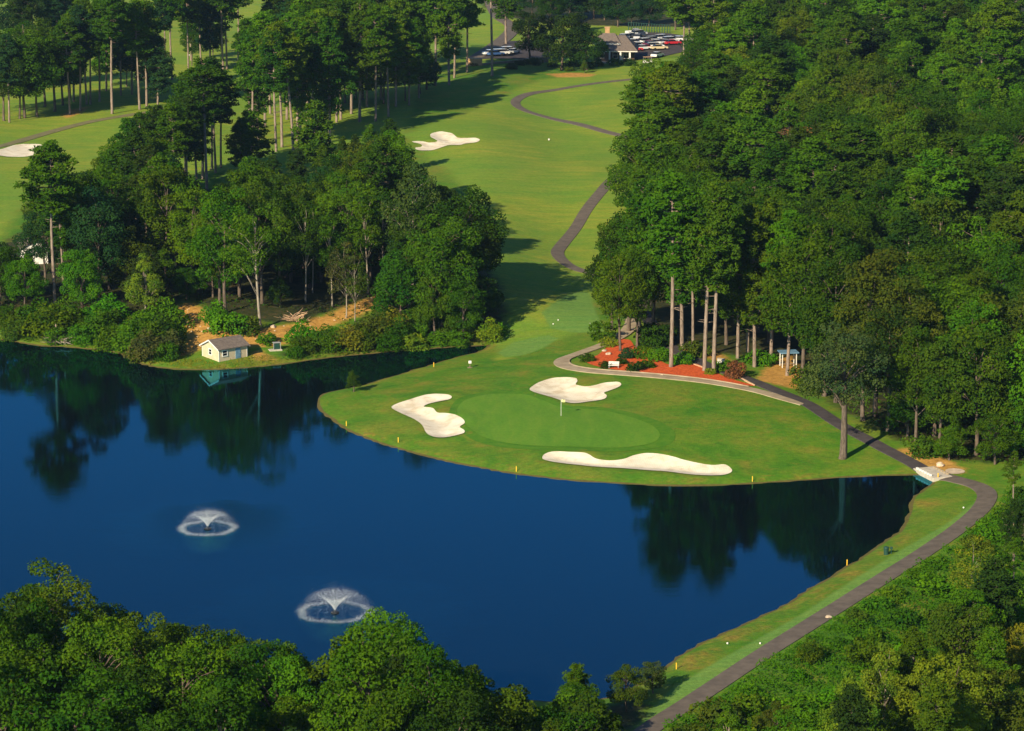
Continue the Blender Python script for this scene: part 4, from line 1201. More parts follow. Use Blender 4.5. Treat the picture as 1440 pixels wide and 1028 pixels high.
for x, y, v, h, t, lab in [(826, 508, 's2', 1.2, 'deep green', 'dark round shrub at the left tip of the mulch bed by the curb'), (850, 478, 's3', 3.0, 'mid green', 'loose green shrub beside the concrete path above the mulch tip'),
        (857, 487, 's2', 1.5, 'yellow-green', 'pale low shrub at the upper left of the mulch bed'), (852, 517, 's2', 1.0, 'dark green', 'dark low shrub left of the white bench'), (875, 512, 's2', 1.0, 'dark green', 'dark low shrub behind the white bench'),
        (884, 503, 's1', 1.6, 'blue-green', 'blue-green shrub upright in the middle of the mulch bed'), (893, 521, 's2', 1.4, 'dark green', 'dark clipped shrub right of the white bench'), (911, 517, 's2', 1.2, 'deep green', 'dark round shrub second right of the white bench'),
        (903, 503, 's5', 1.7, 'fresh green', 'light green bush behind the clipped shrubs in the mulch'), (927, 507, 's5', 1.9, 'bright green', 'bright green bush left of the tallest pine trunk'), (918, 488, 's3', 3.6, 'deep green', 'tall dark bush at the back of the mulch bed'),
        (930, 485, 's3', 3.4, 'dark green', 'tall dark bush behind the tallest pine'), (961, 511, 's2', 1.7, 'bright green', 'bright green bush right of the tallest pine trunk'), (1017, 521, 's2', 1.6, 'bright green', 'bright green bush right of the pine pair beside the white box'),
        (999, 526, 's1', 1.0, 'yellow-green', 'tiny yellow-green shrub between the pine pair trunks'), (1034, 531, 's3', 2.4, 'brown', 'purple-brown shrub at the right end of the mulch bed'), (1070, 512, 's2', 2.2, 'bright green', 'bright green shrub in shade left of the bare sand'),
        (980, 500, 's2', 2.2, 'olive green', 'olive shrub on bare earth behind the mulch bed'), (1300, 640, 's5', 2.4, 'olive green', 'olive shrub on the sandy bank right of the bridge path'),
        (1130, 540, 's3', 3.0, 'olive green', 'olive shrub at the edge of the bare sand by the dark path'), (1140, 553, 's5', 2.4, 'mid green', 'green shrub where the two paths meet under the oaks'),
        (303, 462, 's4', 4.0, 'bright green', 'bright green bush at the top of the dirt slope behind the shed'), (322, 466, 's5', 3.0, 'bright green', 'bright green bush beside the white trunk above the shed'), (345, 466, 's5', 2.4, 'olive green', 'olive bush on the dirt slope above the shed roof'),
        (240, 500, 's4', 3.6, 'grey-green', 'grey-green bush overhanging the water left of the shed'), (205, 508, 's4', 4.2, 'grey-green', 'grey-green thicket bush drooping into the water'), (228, 492, 's4', 5.0, 'deep green', 'tall dark bush just left of the shed clearing'),
        (374, 482, 's2', 1.6, 'fresh green', 'low green bush behind the green utility box'), (800, 100, 's2', 1.5, 'olive green', 'low olive shrub on bare ground below the big dark trees')]:
    by_base(S_, v, x, y, h, t, 'single', 1.0, lab)
shrubs([(715, 98), (760, 92), (790, 97), (870, 95), (895, 93), (895, 90), (860, 91), (790, 92), (720, 88)], 4.5, ['s1', 's2'], ['dark green', 'deep green'], 'clubbed', (0.8, 1.3), 18, 400)
shrubs([(655, 95), (720, 96), (720, 92), (660, 90)], 3.5, ['s1', 's2'], ['olive green', 'dark green'], 'clubbed', (0.6, 0.9), 10, 300)

# leave out what the photo shows nothing of --------------------------------------
def cull():
    q = 4
    W, Hh = W0 // q, H0 // q
    buf = np.zeros((Hh, W), bool)
    order = sorted(TREES, key=lambda t: t['f'])
    yy, xx = np.mgrid[0:Hh, 0:W]
    keep = []
    for t in order:
        cx, cy, rx, ry = t['px'] / q, t['cy'] / q, max(t['rpx'] / q, .6), max(t['rpy'] / q, .6)
        x0, x1, y0, y1 = int(max(cx - rx, 0)), int(min(cx + rx + 1, W)), int(max(cy - ry, 0)), int(min(cy + ry + 1, Hh))
        n = 0
        if x1 > x0 and y1 > y0:
            sx, sy = xx[y0:y1, x0:x1], yy[y0:y1, x0:x1]
            e = ((sx - cx) / rx) ** 2 + ((sy - cy) / ry) ** 2
            n = int(((e < 1) & ~buf[y0:y1, x0:x1]).sum())
            buf[y0:y1, x0:x1] |= e < 0.60
        if n >= 5 or t['label']:
            t['vis'] = n
            keep.append(t)
    return keep
TREES = cull()
REST = []
for k in (P_, B_, S_):
    ts = [t for t in TREES if t['kind'] == k]
    print('TREES', k, len(ts))
    if len(ts) > 300:
        drop = sorted([t for t in ts if not t['label']], key=lambda t: t['vis'])[:len(ts) - 300]
        ids = {id(t) for t in drop}
        TREES = [t for t in TREES if id(t) not in ids]
        REST += drop

# --- labels: look first, then the place ---
def place(t):
    x, y, top = t['px'], t['bot'], t['top']
    r = t['region']
    m = (t['cy'])
    if r == 'wood':
        rows = [(30, 'at top'), (75, 'near top'), (125, 'in upper part'), (185, 'above middle'), (250, 'in middle'), (330, 'below middle'), (420, 'in lower part'), (2000, 'at foot')]
        cols = [(935, 'fairway side'), (1020, 'near fairway'), (1120, 'left of centre'), (1220, 'right of centre'), (1330, 'near right edge'), (5000, 'right edge')]
        a = next(s for v, s in rows if m < v); b = next(s for v, s in cols if x < v)
        return f'{a} of right wood, {b}'
    if r == 'bank':
        cols = [(60, 'under white building'), (160, 'near tallest pine'), (250, 'left of shed'), (340, 'behind shed'), (430, 'above log pile'), (520, 'above dirt track'), (600, 'by forked dead tree'), (5000, 'at fairway corner')]
        return ('high in' if m < 290 else 'in' if m < 370 else 'low in') + ' left bank wood ' + next(s for v, s in cols if x < v)
    if r == 'near':
        cols = [(90, 'at left corner'), (200, 'right of tallest tree'), (330, 'below left fountain'), (430, 'between fountains'), (530, 'below right fountain'), (650, 'around bright round tree'), (760, 'right of bright tree'), (5000, 'beside dam end')]
        return 'on near shore ' + next(s for v, s in cols if x < v) + (', by water' if m < 900 else ', bottom edge' if m > 980 else '')
    if r == 'belt':
        cols = [(330, 'left end'), (400, 'left of leaning trunk'), (450, 'around leaning trunk'), (520, 'middle'), (590, 'towards star bunker'), (640, 'by fairway shadow'), (5000, 'by tan wall')]
        return ('low in' if t['bot'] > 180 else 'in' if t['bot'] > 120 else 'behind') + ' pine belt, ' + next(s for v, s in cols if x < v)
    if r == 'row':
        cols = [(60, 'left edge'), (125, 'left of pale trunk'), (200, 'near tall pale trunk'), (255, 'right of pale trunk'), (5000, 'beside far green')]
        return ('front' if t['bot'] > 140 else 'middle' if t['bot'] > 90 else 'back') + ' of far-left row, ' + next(s for v, s in cols if x < v)
    if r == 'club':
        return 'behind car park ' + ('left of clubhouse' if x < 840 else 'behind clubhouse' if x < 890 else 'right of clubhouse') + (', top edge' if t['bot'] < 30 else '')
    if r == 'corner':
        return 'in dark top-left corner wood' + (' at edge' if x < 40 else '')
    if r == 'top':
        return 'in far top wood ' + ('left of clubhouse' if x < 850 else 'above parked cars' if x < 950 else 'right of parked cars')
    if r in ('dam', 'damslope'):
        cols = [(1050, 'beside lower path'), (1180, 'left of feathery tree'), (1280, 'around feathery tree'), (1370, 'left of birch'), (5000, 'right edge')]
        return 'on slope below dam, ' + next(s for v, s in cols if x < v) + (', up high' if m < 850 else ', at bottom' if m > 970 else '')
    if r == 'bankshore':
        return 'on left shore ' + ('at left edge' if x < 60 else 'around dead brush pile' if x < 125 else 'below yellow-green tree' if x < 200 else 'left of shed')
    if r == 'coveshore':
        return 'on shore ' + ('right of green box' if x < 450 else 'below dirt track' if x < 540 else 'opposite grass point' if x < 620 else 'at cove head')
    if r == 'clubbed':
        return 'along foot of ' + ('low tan wall' if x < 730 else 'big dark trees' if x < 845 else 'clubhouse porch')
    return 'beside the red mulch bed'

GROUPS = {('wood', P_): 'pines of the right wood', ('wood', B_): 'broadleaf trees of the right wood', ('bank', P_): 'pines of the left bank wood', ('bank', B_): 'broadleaf trees of the left bank wood',
          ('near', B_): 'trees on the near shore', ('near', P_): 'trees on the near shore', ('belt', P_): 'pines of the belt beside the far fairway', ('belt', B_): 'broadleaf trees of the pine belt', ('row', P_): 'trees along the far-left fairway',
          ('row', B_): 'trees along the far-left fairway', ('club', P_): 'pines around the clubhouse', ('club', B_): 'dark trees by the clubhouse', ('mulch', P_): 'pines of the mulch bed', ('mulch', B_): 'trees of the mulch bed',
          ('dam', B_): 'trees on the slope below the dam', ('dam', P_): 'pines on the slope below the dam', ('damslope', S_): 'shrubs on the slope below the dam', ('bankshore', S_): 'shrubs on the left shore',
          ('coveshore', S_): 'shrubs along the cove shore', ('single', S_): 'shrubs of the beds and banks', ('clubbed', S_): 'shrubs below the clubhouse'}
def size_word(t):
    a = t['h']
    if t['kind'] == S_:
        return 'low' if a < 1.5 else 'tall' if a > 3.6 else 'rounded'
    if t['kind'] == P_:
        return 'short' if a < 15 else 'tall' if a > 25.5 else 'bushy' if t['var'].startswith('full') else 'slim-trunked'
    return {'round1': 'rounded', 'round2': 'broad', 'oval1': 'tall oval', 'oval2': 'narrow', 'wide1': 'spreading', 'oak': 'spreading', 'low1': 'low bushy', 'low2': 'low conical', 'cone1': 'conical', 'sparse1': 'thin', 'sparse2': 'thin', 'slim': 'slender'}[t['var']]
KW = {P_: 'pine', B_: 'tree', S_: 'shrub'}
tone_word = lambda t: t['tone'] if t['tone'] != 'brown' else 'brown'
seen = {}
for t in TREES:
    if not t['label']:
        t['label'] = f"{size_word(t)} {tone_word(t)} {KW[t['kind']]} {place(t)}"
        t['auto'] = True
    seen.setdefault(t['label'], []).append(t)
for lab, ts in list(seen.items()):
    if len(ts) < 2: continue
    ax = 'px' if (max(t['px'] for t in ts) - min(t['px'] for t in ts)) > 12 else 'cy'
    ts.sort(key=lambda t: t[ax])
    n = len(ts)
    names = (['leftmost', 'rightmost'] if n == 2 else ['leftmost', 'middle', 'rightmost'] if n == 3 else ['leftmost'] + [w + ' from left' for w in ('second', 'third', 'fourth', 'fifth', 'sixth', 'seventh', 'eighth', 'ninth', 'tenth')][:n - 2] + ['rightmost']) if ax == 'px' else \
        (['upper', 'lower'] if n == 2 else ['uppermost', 'middle', 'lowest'] if n == 3 else ['uppermost'] + ['second highest', 'third highest', 'fourth highest', 'fifth highest', 'sixth highest'][:n - 2] + ['lowest'])
    for t, w in zip(ts, names + ['rightmost'] * 20):
        t['label'] = f'{w} {t["label"]}'

for t in TREES:
    if len(t['label'].split()) > 16: print('LONG', t['label'])
CACHE_ROOT = {}
for t in TREES:
    info, H, rx, _ = vinfo(t['kind'], t['var'])
    s = t['h'] / H
    c = TONES[t['tone']]
    j = [rnd.uniform(0.86, 1.14) for _ in range(3)]
    colr = (c[0] * j[0], c[1] * j[1] * rnd.uniform(0.92, 1.08), c[2] * j[2], 1)
    grp = GROUPS.get((t['region'], t['kind']))
    if t['kind'] == S_:
        o = link('shrub', info, None, (t['x'], t['y'], t['z'] - 0.05), t['rot'])
        o.scale = (s * t['w'], s * t['w'], s); o.color = colr
        tag(o, t['label'], 'shrub', grp)
        continue
    key = (t['kind'], t['var'])
    if key not in CACHE_ROOT:
        r = bpy.data.objects.new(t['kind'], None); COL.objects.link(r); r.empty_display_size = 0.5
        cr = bpy.data.objects.new('crown', info[0]); tk = bpy.data.objects.new('trunk', info[1])
        for ch in (tk, cr):
            COL.objects.link(ch); ch.parent = r
        CACHE_ROOT[key] = (r, tk, cr)
    else:
        r0, tk0, cr0 = CACHE_ROOT[key]
        r = r0.copy(); tk = tk0.copy(); cr = cr0.copy()
        for q in (r, tk, cr): COL.objects.link(q)
        tk.parent = r; cr.parent = r
    r.location = (t['x'], t['y'], t['z']); r.rotation_euler = (0, 0, t['rot'])
    r.scale = (s * t['w'], s * t['w'], s)
    tk.scale = (1 / t['w'] if t['w'] > 1 else 1, 1 / t['w'] if t['w'] > 1 else 1, 1)
    cr.color = colr
    for k_ in ('group',):
        if k_ in r: del r[k_]
    tag(r, t['label'], 'tree', grp)

# the few dozen smallest far trees past 300 of their kind: one mass
if REST:
    print('REST', len(REST))
    g = np.random.default_rng(5)
    Vs, Fs, Ts, Ms, k = [], [], [], [], 0
    for t in REST:
        info, H, rx, _ = vinfo(t['kind'], t['var'])
        me = info[0]
        nv = len(me.vertices)
        co = np.empty(nv * 3, np.float32); me.vertices.foreach_get('co', co); co = co.reshape(-1, 4, 3)
        tn = np.empty(len(me.polygons), np.float32); me.attributes['tint'].data.foreach_get('value', tn)
        sel = g.uniform(0, 1, len(co)) < 0.5
        co, tn = co[sel], tn[sel]
        ctr = co.mean(1, keepdims=True); co = ctr + (co - ctr) * 1.35
        s = t['h'] / H; c_, s_ = math.cos(t['rot']), math.sin(t['rot'])
        co = co.reshape(-1, 3) * np.array([s * t['w'], s * t['w'], s])
        co = np.column_stack([co[:, 0] * c_ - co[:, 1] * s_ + t['x'], co[:, 0] * s_ + co[:, 1] * c_ + t['y'], co[:, 2] + t['z']])
        Vs.append(co); Fs.append(np.arange(len(co)).reshape(-1, 4) + k); k += len(co); Ts.append(tn); Ms.append(np.zeros(len(tn), np.int32))
        r_ = 0.26; hh = t['h'] * 0.6
        ring = np.array([(math.cos(a) * r_ * q + t['x'], math.sin(a) * r_ * q + t['y'], t['z'] + z_) for z_, q in ((-0.5, 1.2), (hh, 0.6)) for a in np.arange(6) * math.pi / 3])
        Vs.append(ring); Fs.append(np.array([(j, (j + 1) % 6, 6 + (j + 1) % 6, 6 + j) for j in range(6)]) + k); k += 12
        Ts.append(np.zeros(6)); Ms.append(np.ones(6, np.int32))
    me = np_mesh('distant_wood', np.concatenate(Vs), np.concatenate(Fs), M['leaf'], np.concatenate(Ts))
    me.materials.append(M['dark_bark'])
    me.polygons.foreach_set('material_index', np.concatenate(Ms))
    o = link('distant_wood', me); o.color = (0.026, 0.068, 0.013, 1); o['kind'] = 'stuff'

# countless undergrowth: brush below the dam, weeds on the banks, forest floor growth
def ground_cover(name, polys_px, n, size, hmax, tone, aspect=0.5, upright=False):
    g = np.random.default_rng(len(name) + int(n * 10))
    pts = []
    for p in polys_px:
        poly = np.array(pw(p))
        lo, hi = poly.min(0), poly.max(0)
        A = abs(0.5 * np.sum(poly[:, 0] * np.roll(poly[:, 1], -1) - np.roll(poly[:, 0], -1) * poly[:, 1]))
        k = int(n * (hi[0] - lo[0]) * (hi[1] - lo[1]))
        q = lo + g.uniform(0, 1, (min(k, 400000), 2)) * (hi - lo)
        q = q[sdist(q[:, 0], q[:, 1], poly) < 0]
        pts.append(q)
    q = np.concatenate(pts)
    for c in PATHS.values():
        q = q[ddist(q[:, 0], q[:, 1], c) > 1.9]
    bump = 0.5 + 0.3 * np.sin(q[:, 0] / 1.3 + 1.1 * np.sin(q[:, 1] / 1.7)) * np.sin(q[:, 1] / 2.1) + 0.25 * np.sin(q[:, 0] / 0.7 + q[:, 1] / 0.9)
    big = 0.75 + 0.35 * np.sin(q[:, 0] / 3.7 + 1.3 * np.sin(q[:, 1] / 5.1)) * np.sin(q[:, 1] / 4.3 + 0.7)
    h = np.clip(bump, 0.05, 1.2) * hmax * (big if hmax > 1 else 1)
    z = tz(q[:, 0], q[:, 1]) + h * g.uniform(0.25, 1.0, len(q)) ** 0.6
    C = np.column_stack([q, z])
    N = unit(g.normal(0, 0.45, (len(q), 3)) + np.array([-0.2, -0.35, 0.8 if not upright else 0.1]))
    T = (unit(g.normal(0, 0.3, (len(q), 3)) + np.array([0, 0, 1.0])) if upright else None)
    Vv, Ff = leaf_quads(C, N, size, aspect, g, T)
    tint = np.clip(0.42 + 0.35 * (bump - 0.5) + g.normal(0, 0.17, len(q)), 0, 1)
    o = link(name, np_mesh(name, Vv, Ff, M['leaf'], tint))
    o.color = (*TONES[tone], 1) if isinstance(tone, str) else (*tone, 1)
    o['kind'] = 'stuff'
    return o
ground_cover('undergrowth', [[(1398, 700), (1450, 690), (1470, 760), (1470, 1060), (940, 1060), (930, 1032), (990, 992), (1070, 938), (1160, 880), (1250, 824), (1350, 765)]], 24, 0.34, 1.9, (0.042, 0.140, 0.007), 0.4)
ground_cover('weeds', [[(-40, 475), (60, 483), (110, 487), (165, 494), (208, 510), (240, 515), (250, 500), (240, 455), (150, 448), (0, 450), (-40, 455)],
                       [(398, 509), (440, 505), (520, 497), (600, 490), (655, 486), (690, 484), (700, 474), (640, 464), (580, 462), (500, 468), (440, 480), (405, 492)]], 5, 0.38, 0.9, 'mid green')
ground_cover('weeds', [[(232, 514), (255, 506), (277, 506), (308, 513), (343, 503), (375, 501), (398, 505), (392, 512), (330, 518), (285, 520), (245, 518)]], 14, 0.34, 0.45, (0.16, 0.19, 0.018), 0.25, True)
ground_cover('undergrowth', [[(1190, 582), (1240, 610), (1290, 634), (1340, 650), (1440, 654), (1470, 640), (1440, 600), (1300, 580), (1200, 545)]], 2.5, 0.42, 1.0, 'mid green')
ground_cover('undergrowth', [[(560, 478), (690, 478), (712, 446), (700, 400), (560, 400), (430, 440), (300, 440), (240, 420), (150, 440), (0, 440), (0, 400), (560, 370), (700, 360), (704, 330), (650, 330), (0, 380)]], 1.2, 0.42, 0.8, 'deep green')

# ------------------------------------------------------------------ built things
def part(mb, name, mat, parent, smooth=False, loc=(0, 0, 0), rotz=0.0):
    o = mb.build(name, mat, parent, smooth); o.location = loc; o.rotation_euler = (0, 0, rotz); return o

def window(parent, w, h, loc, rotz, sash=True):
    """frame standing on a wall plane, local -Y faces out"""
    t = 0.12
    f = MB()
    f.box(-w / 2 - t, w / 2 + t, -0.08, 0.0, h, h + t).box(-w / 2 - t, w / 2 + t, -0.10, 0.0, -t, 0)
    f.box(-w / 2 - t, -w / 2, -0.07, 0.0, 0, h).box(w / 2, w / 2 + t, -0.07, 0.0, 0, h)
    if sash:
        f.box(-w / 2, w / 2, -0.06, 0.0, h * 0.47, h * 0.53)
    fr = part(f, 'window', M['white'], parent, False, loc, rotz)
    g = MB(); g.box(-w / 2, w / 2, -0.03, -0.002, 0, h)
    link('pane', g.mesh('pane', M['glass']), fr)
    return fr

# beige shed by the water
cx, cy, _ = at(308, 509)
sa = R(40)
L_, Wd_, Hw, Hr = 5.0, 4.3, 1.95, 1.0
czs = [tz1(cx, cy), tz1(cx + L_ * math.cos(sa), cy + L_ * math.sin(sa))]
shed = thing('storage_shed', 'small beige gabled shed with a brown shingle roof at the water edge', 'shed', (cx, cy, min(czs) - 0.05), sa)
w = MB()
a = [(0, 0), (0, Wd_), (L_, Wd_), (L_, 0)]
w.bm.free(); w.bm = bmesh.new()
prof = [(0, -0.4), (Wd_, -0.4), (Wd_, Hw), (Wd_ / 2, Hw + Hr), (0, Hw)]
v0 = [w.bm.verts.new((0, y, z)) for y, z in prof]; v1 = [w.bm.verts.new((L_, y, z)) for y, z in prof]
w.bm.faces.new(v0); w.bm.faces.new(v1[::-1])
for i in range(5):
    w.bm.faces.new((v0[i], v1[i], v1[(i + 1) % 5], v0[(i + 1) % 5]))
part(w, 'wall', M['beige'], shed)
tr_ = MB()
for x in (-0.03, L_ - 0.06):
    for y in (-0.03, Wd_ - 0.06):
        tr_.box(x, x + 0.09, y, y + 0.09, -0.3, Hw - 0.02)
part(tr_, 'corner_trim', M['white'], shed)
sl = Hr / (Wd_ / 2)
rf = MB()
ov = 0.32
for s in (-1, 1):
    yb, ym = (Wd_ / 2 + s * (Wd_ / 2 + ov)), Wd_ / 2
    zb, zm = Hw - ov * sl + 0.03, Hw + Hr + 0.03
    for (dz0, dz1) in ((0, 0.11),):
        p = [(-ov, yb, zb), (L_ + ov, yb, zb), (L_ + ov, ym, zm), (-ov, ym, zm)]
        lo_ = [rf.bm.verts.new(q) for q in p]; hi_ = [rf.bm.verts.new((q[0], q[1], q[2] + dz1)) for q in p]
        rf.bm.faces.new(lo_[::-1]); rf.bm.faces.new(hi_)
        for i in range(4):
            rf.bm.faces.new((lo_[i], lo_[(i + 1) % 4], hi_[(i + 1) % 4], hi_[i]))
roof_o = part(rf, 'roof', M['roof'], shed)
for xx in (-ov - 0.035, L_ + ov + 0.003):
    fa = MB()
    for s in (-1, 1):
        yb, ym = (Wd_ / 2 + s * (Wd_ / 2 + ov)), Wd_ / 2
        zb, zm = Hw - ov * sl, Hw + Hr
        q = [(yb, zb - 0.07), (ym, zm - 0.07), (ym, zm + 0.12), (yb, zb + 0.12)]
        A_ = [fa.bm.verts.new((xx, y, z)) for y, z in q]; B2 = [fa.bm.verts.new((xx + 0.03, y, z)) for y, z in q]
        fa.bm.faces.new(A_); fa.bm.faces.new(B2[::-1])
        for i in range(4):
            fa.bm.faces.new((A_[i], A_[(i + 1) % 4], B2[(i + 1) % 4], B2[i]))
    link('fascia', fa.mesh('fascia', M['white']), roof_o)
window(shed, 0.62, 0.75, (-0.004, Wd_ * 0.5, 0.85), R(-90))
window(shed, 0.75, 0.75, (1.05, -0.004, 0.85), 0.0)
d = MB(); d.box(2.95, 3.8, -0.06, -0.004, 0.0, 1.75)
do = part(d, 'door', M['blue_panel'], shed)  # door's blue is a bluish reflection put into its colour
hd = MB(); hd.ball((3.72, -0.11, 0.95), 0.05, 1); link('handle', hd.mesh('handle', M['metal'], True), do)
vt = MB(); vt.box(L_ * .45, L_ * .62, Wd_ * .62, Wd_ * .7, Hw + Hr * .74, Hw + Hr * .95)
link('vent', vt.mesh('vent', M['black']), roof_o)

# green pump box on its pale slab
bx, by_, bz = at(389, 492)
pb = thing('utility_box', 'dark green utility box on posts over a pale slab right of the shed', 'utility box', (bx, by_, bz), R(20))
part(MB().box(-1.5, 0.9, -0.75, 0.5, -0.15, 0.16, 0.03), 'slab', M['pale_concrete'], pb)
part(MB().box(-0.55, 0.55, -0.3, 0.35, 0.16, 1.35, 0.04), 'cabinet', M['green_metal'], pb)
part(MB().box(-0.7, 0.7, -0.42, 0.45, 1.35, 1.45, 0.02), 'lid', M['metal'], pb)
for sx_ in (-0.68, 0.62):
    part(MB().box(sx_, sx_ + 0.08, -0.42, -0.34, 0.16, 1.35), 'post', M['metal'], pb)

pb.scale = (0.8, 0.8, 0.8)

# clubhouse
ox, oy, oz = at(868, 88)
ch = thing('clubhouse', 'low clubhouse with a grey hip roof and white porch columns beside the car park', 'clubhouse', (ox, oy, oz - 0.1), R(-4))
part(MB().box(-6.0, 4.4, 2.6, 12.5, 0, 4.3), 'wall', simple('porch_shade_wall', (0.13, 0.085, 0.06), (0.08, 0.055, 0.04), 2.0, 0.9), ch)  # wall coloured dark brown to stand in for the porch shade
part(MB().box(-6.2, 5.2, -0.6, 2.6, -0.2, 0.15), 'porch_floor', M['pale_concrete'], ch)
def hip(x0, x1, y0, y1, z0, z1, rx0, rx1, ry):
    m = MB()
    b = [m.bm.verts.new(p) for p in ((x0, y0, z0), (x1, y0, z0), (x1, y1, z0), (x0, y1, z0))]
    t = [m.bm.verts.new(p) for p in ((rx0, ry, z1), (rx1, ry, z1))]
    m.bm.faces.new((b[0], b[1], t[1], t[0])); m.bm.faces.new((b[1], b[2], t[1])); m.bm.faces.new((b[2], b[3], t[0], t[1])); m.bm.faces.new((b[3], b[0], t[0])); m.bm.faces.new(b[::-1])
    return m
r1 = part(hip(-6.6, 0.8, 1.9, 10.2, 5.0, 7.2, -4.4, -0.9, 6.0), 'roof', M['roof'], ch)
part(MB().box(-6.5, 0.7, 2.0, 10.0, 4.62, 4.99), 'fascia', M['white'], ch)
r2 = part(hip(-3.4, 5.4, -0.9, 13.0, 3.25, 6.6, -0.2, 1.9, 6.4), 'roof', M['roof'], ch)
part(MB().box(-3.3, 5.3, -0.8, 2.4, 2.98, 3.24), 'beam', M['white'], ch)
for px_ in (-2.0, 0.85, 3.3):
    c = MB(); c.box(px_ - 0.22, px_ + 0.22, -0.6, -0.16, 0.3, 2.97, 0.03); c.box(px_ - 0.32, px_ + 0.32, -0.7, -0.06, 0.15, 0.38, 0.02)
    part(c, 'column', M['white'], ch)
cq = MB(); cq.box(-3.5, -2.3, 6.6, 7.6, 5.6, 8.5); cq.box(-3.65, -2.15, 6.45, 7.75, 8.5, 8.75)
part(cq, 'chimney', M['tan'], ch)
for px_ in (-4.2, -0.6, 2.2):
    window(ch, 1.2, 1.5, (px_, 2.597, 1.0), 0.0)
part(MB().box(0.55, 1.45, 2.53, 2.597, 0.16, 2.3), 'door', M['white'], ch)

# houses hidden in the woods
def cabin(label, px, py, rz, wdt, dep, hw, hr, wall, roof, base_dz=0.0):
    x, y, z = at(px, py)
    t = thing('house', label, 'house', (x, y, z + base_dz), rz)
    m = MB()
    pr = [(-wdt / 2, -1.0), (wdt / 2, -1.0), (wdt / 2, hw), (0, hw + hr), (-wdt / 2, hw)]
    m.prism(pr, 0, dep)
    part(m, 'wall', wall, t)
    r = MB(); k = hr / (wdt / 2); o = 0.4
    for s in (-1, 1):
        q = [(s * (wdt / 2 + o), hw - o * k + 0.04), (0, hw + hr + 0.04), (0, hw + hr + 0.2), (s * (wdt / 2 + o), hw - o * k + 0.2)]
        r.prism(q, -o, dep + o)
    part(r, 'roof', roof, t)
    window(t, 0.9, 1.2, (-wdt / 4, -0.004, hw * 0.4), 0.0); window(t, 0.9, 1.2, (wdt / 4, -0.004, hw * 0.4), 0.0)
    return t
cabin('cream gabled house with a slate roof half hidden in the right wood', 1412, 424, R(-35), 4.6, 8, 3.9, 2.1, M['white'], M['blue_roof'])
cabin('cream white building glimpsed between trees at the left edge', 49, 372, R(12), 4.4, 5, 2.9, 1.0, M['white'], M['roof'])

# low wall at the left car park
def wall_run(label, a, b, h, mat, cap):
    ax, ay, az = at(*a); bx, by, bz = at(*b)
    L = math.hypot(bx - ax, by - ay)
    t = thing('retaining_wall', label, 'wall', (ax, ay, min(az, bz)), math.atan2(by - ay, bx - ax))
    part(MB().box(0, L, -0.2, 0.2, -0.6, h), 'wall_body', mat, t)
    part(MB().box(-0.08, L + 0.08, -0.28, 0.28, h, h + 0.12), 'cap', cap, t)
wall_run('short sunlit tan wall at the corner of the left car park', (658, 93), (678, 92), 2.0, M['tan'], M['pale_concrete'])
wall_run('long low brown wall below the left car park, behind shrubs', (679, 92), (772, 87), 1.4, M['wood'], M['concrete'])

# fence behind the car park
def fence(label, a, b, h, n, mat, rail):
    ax, ay, az = at(*a); bx, by, bz = at(*b)
    L = math.hypot(bx - ax, by - ay)
    t = thing('fence', label, 'fence', (ax, ay, (az + bz) / 2), math.atan2(by - ay, bx - ax))
    for i in range(n):
        part(MB().box(-0.08, 0.08, -0.08, 0.08, -0.5, h), 'post', mat, t, False, (L * i / (n - 1), 0, 0))
    for z in (h * 0.45, h - 0.12):
        part(MB().box(0, L, -0.035, 0.035, z, z + 0.09), 'rail', rail, t)
fence('dark post and rail fence along the far side of the car park', (884, 45), (942, 47), 2.6, 17, M['green_metal'], M['green_metal'])

# shelter, white box, bench
x, y, z = at(1108, 516)
sh = thing('shelter', 'small open shelter with a flat blue roof on white posts under the pines', 'shelter', (x, y, z), R(8))
for sx_ in (-1.25, 1.15):
    for sy_ in (-0.9, 0.9):
        part(MB().box(sx_, sx_ + 0.13, sy_ - 0.065, sy_ + 0.065, -0.3, 2.55), 'post', M['white'], sh)
m = MB(); m.box(-1.6, 1.6, -1.3, 1.3, 2.55, 2.72, 0.02); part(m, 'roof', M['blue_panel'], sh)
part(MB().box(-1.1, 1.1, 0.5, 0.85, 0.40, 0.46), 'bench_seat', M['wood'], sh)
sh.scale = (0.85, 0.85, 0.85)
x, y, z = at(1014, 512)
ub = thing('utility_box', 'white box with a sloped lid in the shade behind the pine pair', 'utility box', (x, y, z), R(-10))
part(MB().box(-0.5, 0.5, -0.3, 0.3, -0.1, 0.68, 0.03), 'cabinet', M['white'], ub)
part(MB().prism([(-0.55, 0.68), (0.55, 0.68), (0.55, 0.76), (-0.55, 0.84)], -0.36, 0.36), 'lid', M['pale_concrete'], ub)
x, y, z = at(863, 518)
be = thing('park_bench', 'white bench standing on the red mulch at the path edge', 'bench', (x, y, z), R(-6))
for k in range(3):
    pass
sm = MB()
for k in range(3): sm.box(-0.75, 0.75, -0.28 + 0.17 * k, -0.14 + 0.17 * k, 0.43, 0.47)
part(sm, 'seat', M['white'], be)
sm = MB()
for k in range(3): sm.box(-0.75, 0.75, 0.24 + 0.03 * k, 0.28 + 0.03 * k, 0.52 + 0.15 * k, 0.64 + 0.15 * k)
part(sm, 'backrest', M['white'], be)
for sx_ in (-0.68, 0.62):
    part(MB().box(sx_, sx_ + 0.06, -0.24, -0.18, -0.1, 0.43).box(sx_, sx_ + 0.06, 0.20, 0.26, -0.1, 0.52), 'leg', M['metal'], be)

